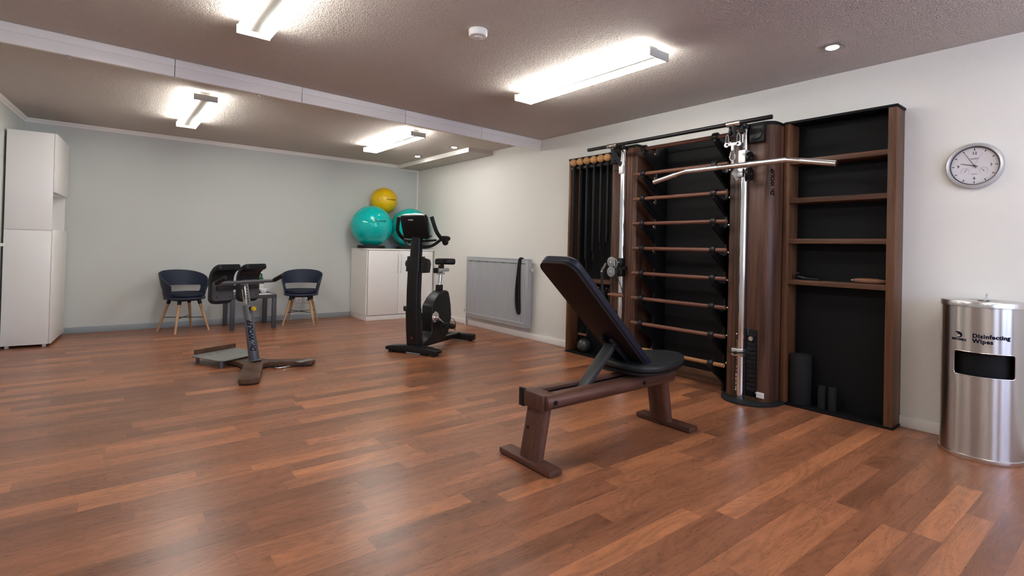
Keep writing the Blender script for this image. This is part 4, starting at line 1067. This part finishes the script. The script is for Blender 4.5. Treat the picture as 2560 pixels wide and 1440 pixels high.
# ------------------------------------------------------------------ clock
ck = thing('wall_clock', 'round silver wall clock with white dial on the right wall', 'clock', (XR, .757, 1.722))
RC = .140
rot = Matrix.Rotation(-PI / 2, 4, 'Y')     # lathe axis z -> -x
MB().lathe([(RC - .012, 0), (RC, .006), (RC + .002, .022), (RC - .006, .036), (RC - .016, .038), (RC - .022, .030), (RC - .022, .014), (RC - .03, .012), (RC - .03, 0)], seg=72, mat=rot).build('rim', M['silver_plastic'], ck)
MB().lathe([(0, 0), (RC - .02, 0), (RC - .02, .016), (0, .016)], seg=72, mat=rot).build('dial', M['clock_face'], ck)
MB().lathe([(RC - .0265, .0165), (RC - .0215, .017), (RC - .0205, .031), (RC - .0225, .031)], seg=72, mat=rot).build('inner_ring', M['print_navy'], ck)
# dial plane: face towards -x; right on the dial = -y
def dp(a, b_, d=.0165): return Vector((-d, -a, b_))
g = MB(); g2 = MB()
for k in range(60):
    a = 2 * PI * k / 60; big = k % 5 == 0; r1_ = RC - .030; r2_ = r1_ - (.014 if big else .006); w_ = .0022 if big else .0008
    ca, sa_ = math.sin(a), math.cos(a)
    pts = [(r1_ * ca - w_ * sa_, r1_ * sa_ + w_ * ca), (r1_ * ca + w_ * sa_, r1_ * sa_ - w_ * ca), (r2_ * ca + w_ * sa_, r2_ * sa_ - w_ * ca), (r2_ * ca - w_ * sa_, r2_ * sa_ + w_ * ca)]
    (g if big else g2).prism([(-x, y) for x, y in pts], -.0172, -.0162, 'yz')
g.build('hour_marks', M['print_navy'], ck, flat=True); g2.build('minute_marks', M['print_grey'], ck, flat=True)
for s_, a, b_ in (('12', 0, .078), ('3', .078, 0), ('6', 0, -.078), ('9', -.078, 0)):
    text(s_, .024, M['print_navy'], ck, basis((0, -1, 0), (0, 0, 1), dp(a, b_)), name='numeral', offset=.0003)
text('precisior', .0105, M['print_grey'], ck, basis((0, -1, 0), (0, 0, 1), dp(.0, .045)), name='clock_lettering', offset=.0006, shear=.2)
text('QUARTZ', .007, M['print_grey'], ck, basis((0, -1, 0), (0, 0, 1), dp(.0, -.052)), name='clock_lettering', offset=.0002)
def hand(ang, L, back, w_, mat, d, name):
    a = math.radians(ang); ca, sa_ = math.sin(a), math.cos(a)
    pts = [(L * ca - w_ * .6 * sa_, L * sa_ + w_ * .6 * ca), (L * ca + w_ * .6 * sa_, L * sa_ - w_ * .6 * ca), (-back * ca + w_ * sa_, -back * sa_ - w_ * ca), (-back * ca - w_ * sa_, -back * sa_ + w_ * ca)]
    MB().prism([(-x, y) for x, y in pts], -d - .001, -d, 'yz').build(name, mat, ck, flat=True)
hand(-75, .068, .018, .0022, M['print_navy'], .020, 'hour_hand')
hand(-30, .092, .018, .0018, M['print_navy'], .0225, 'minute_hand')
hand(27, .085, .018, .0006, M['print_grey'], .0245, 'second_hand')
MB().cyl((-.018, 0, 0), (-.027, 0, 0), .005).build('hub', M['print_navy'], ck)
for cx_, ang in ((-.044, 30), (.044, -40)):
    g = MB()
    for k in range(11):
        a = math.radians(-130 + 260 * k / 10); r1_ = .024; r2_ = .020
        p = [(cx_ + r1_ * math.sin(a), -.033 + r1_ * math.cos(a)), (cx_ + r2_ * math.sin(a), -.033 + r2_ * math.cos(a))]
        g.tube([dp(*p[0]), dp(*p[1])], .0006, 4)
    g.tube([dp(cx_ + .0185 * math.sin(math.radians(-130 + 26 * k)), -.033 + .0185 * math.cos(math.radians(-130 + 26 * k))) for k in range(11)], .0004, 4)
    g.build('small_dial', M['print_grey'], ck)
    a = math.radians(ang)
    MB().tube([dp(cx_, -.033, .018), dp(cx_ + .018 * math.sin(a), -.033 + .018 * math.cos(a), .018)], .0007, 4).cyl(dp(cx_, -.033, .0165), dp(cx_, -.033, .019), .0025, seg=10).build('small_hand', M['print_navy'], ck)
MB().lathe([(0, .030), (RC - .021, .030), (RC - .021, .0312), (0, .0312)], seg=48, mat=rot).build('glass', M['pane'], ck)

# ------------------------------------------------------------------ wipes dispenser bin
BC = (4.062, .675); BR = .188
bn = thing('wipes_dispenser', 'round brushed steel wipes dispenser bin at the right edge', 'waste bin', (BC[0], BC[1], 0), 0)
def binshell():
    t = bmesh.new(); seg = 240; zs = [.028, .30, Z0 - .004] + [Z0 + (Z1 - Z0) * k / 30 for k in range(31)] + [Z1 + .004, .74, .868]
    # opening facing the camera
    ca = math.atan2(-BC[1] + .0, -BC[0]) + OPEN_A
    R = [[t.verts.new((BR * math.cos(2 * PI * k / seg), BR * math.sin(2 * PI * k / seg), z)) for k in range(seg)] for z in zs]
    for i in range(len(zs) - 1):
        for k in range(seg):
            a = 2 * PI * (k + .5) / seg
            da = (a - ca + PI) % (2 * PI) - PI
            zc_ = (zs[i] + zs[i + 1]) / 2; rc = .016
            dx = abs(da) * BR - (OPEN_W * BR - rc); dz = abs(zc_ - (Z0 + Z1) / 2) - ((Z1 - Z0) / 2 - rc)
            if (dx < rc and dz < rc) and (dx < 0 or dz < 0 or math.hypot(dx, dz) < rc): continue
            j = (k + 1) % seg
            t.faces.new((R[i][k], R[i][j], R[i + 1][j], R[i + 1][k]))
    bmesh.ops.recalc_face_normals(t, faces=t.faces)
    bmesh.ops.solidify(t, geom=t.faces[:], thickness=.0015)
    m = MB(); m._add(t); return m
OPEN_A = math.radians(3); OPEN_W = math.radians(43); Z0 = .478; Z1 = .613
binshell().build('shell', M['steel'], bn)
MB().lathe([(0, 0), (BR + .002, 0), (BR + .005, .004), (BR + .005, .024), (BR + .001, .028), (0, .028)], seg=96).build('base_ring', M['steel_rim'], bn)
MB().lathe([(BR + .001, .866), (BR + .005, .868), (BR + .005, .894), (BR + .003, .898), (.075, .899), (.07, .896), (.066, .896), (0, .896)], seg=96).build('lid', M['steel_rim'], bn)
MB().lathe([(0, .44), (BR - .03, .44), (BR - .03, .65), (0, .65)], seg=64).build('inner_drum', M['black_panel'], bn)
ca = math.atan2(-BC[1], -BC[0]) + OPEN_A
fr_ = []
for (cx_, cz_), a0 in zip(((1, 1), (-1, 1), (-1, -1), (1, -1)), (0, 90, 180, 270)):
    for k in range(7):
        a = math.radians(a0 + 15 * k); rc = .016
        fr_.append((ca + (cx_ * (OPEN_W * BR - rc) + rc * math.cos(a)) / BR, (Z0 + Z1) / 2 + cz_ * ((Z1 - Z0) / 2 - rc) + rc * math.sin(a)))
    nxt = {0: (-1, 1), 90: (-1, -1), 180: (1, -1), 270: (1, 1)}[a0]
    if a0 in (0, 180):
        for k in range(1, 24): fr_.append((ca + cx_ * (1 - 2 * k / 24) * (OPEN_W - .016 / BR), (Z0 + Z1) / 2 + cz_ * (Z1 - Z0) / 2))
MB().tube([((BR + .001) * math.cos(a), (BR + .001) * math.sin(a), z) for a, z in fr_], .0028, 8, closed=True).build('opening_trim', M['steel_rim'], bn)
def on_cyl(a0, z0):
    def f(co): 
        a = a0 + co.x / BR; R = BR + .0008 + co.z
        return (R * math.cos(a), R * math.sin(a), z0 + co.y)
    return f
text('Disinfecting', .031, M['print_navy'], bn, None, offset=.0014, align='LEFT', spacing=1.1, curve=on_cyl(ca - .28, .706), name='lettering')
text('Wipes', .031, M['print_navy'], bn, None, offset=.0014, align='LEFT', spacing=1.1, curve=on_cyl(ca - .28, .677), name='lettering')
text('INDOMEX', .0165, M['print_navy'], bn, None, offset=.0007, curve=on_cyl(ca - .62, .676), name='logo_lettering')
# logo: bold swoosh D
lg = bmesh.new()
def lp(pts):
    vs = [lg.verts.new(on_cyl(ca - .62, .704)(Vector((x, y, 0)))) for x, y in pts]; lg.faces.new(vs)
o_ = [(-.016, .017), (.004, .017), (.016, .009), (.018, -.002), (.013, -.012), (.0, -.018), (-.014, -.018)]
i_ = [(-.016, .010), (-.004, .008), (-.008, .000), (.004, .002), (.010, -.004), (.006, -.011), (-.014, -.0165)]
for a, b_ in zip(range(6), range(1, 7)): lp([o_[a], o_[b_], i_[b_], i_[a]])
me = bpy.data.meshes.new('logo'); lg.to_mesh(me); lg.free(); me.materials.append(M['print_navy'])
o = bpy.data.objects.new('logo', me); COL.objects.link(o); o.parent = bn
o.modifiers.new('s', 'SOLIDIFY').thickness = .001
MB().lathe([(0, .8985), (.028, .8985), (.028, .9005), (0, .9005)], (-.045, -.01, 0), seg=28).build('dispensing_slot', M['print_black'], bn)
ts = MB().tube([(-.045, -.01, .895), (-.042, -.018, .912), (-.048, -.03, .925), (-.040, -.022, .938)], [.010], 8, smooth=2, sc=(1.6, .5)).build('wipe', M['tissue'], None)
ts.parent = None; ts.location = (BC[0], BC[1], .0)
tag(ts, 'white wipe poking out of the lid of the steel dispenser', 'wipe')

# ------------------------------------------------------------------ world and daylight
wd = bpy.data.worlds.new('world'); S.world = wd; wd.use_nodes = True
bg = wd.node_tree.nodes['Background']; bg.inputs[0].default_value = (.56, .68, 1.0, 1); bg.inputs[1].default_value = 9.0
for (a, b, c, d) in rw:
    l = bpy.data.lights.new('sky_portal', 'AREA'); l.shape = 'RECTANGLE'; l.size = b - a; l.size_y = d - c; l.cycles.is_portal = True
    o = bpy.data.objects.new('sky_portal', l); COL.objects.link(o); o.location = ((a + b) / 2, YF - .02, (c + d) / 2); o.rotation_euler = (math.radians(90), 0, 0)
v = S.view_settings; S.display_settings.display_device = 'sRGB'
v.view_transform = 'Standard'; v.look = 'None'; v.gamma = 1; v.use_curve_mapping = False; v.exposure = 0.38
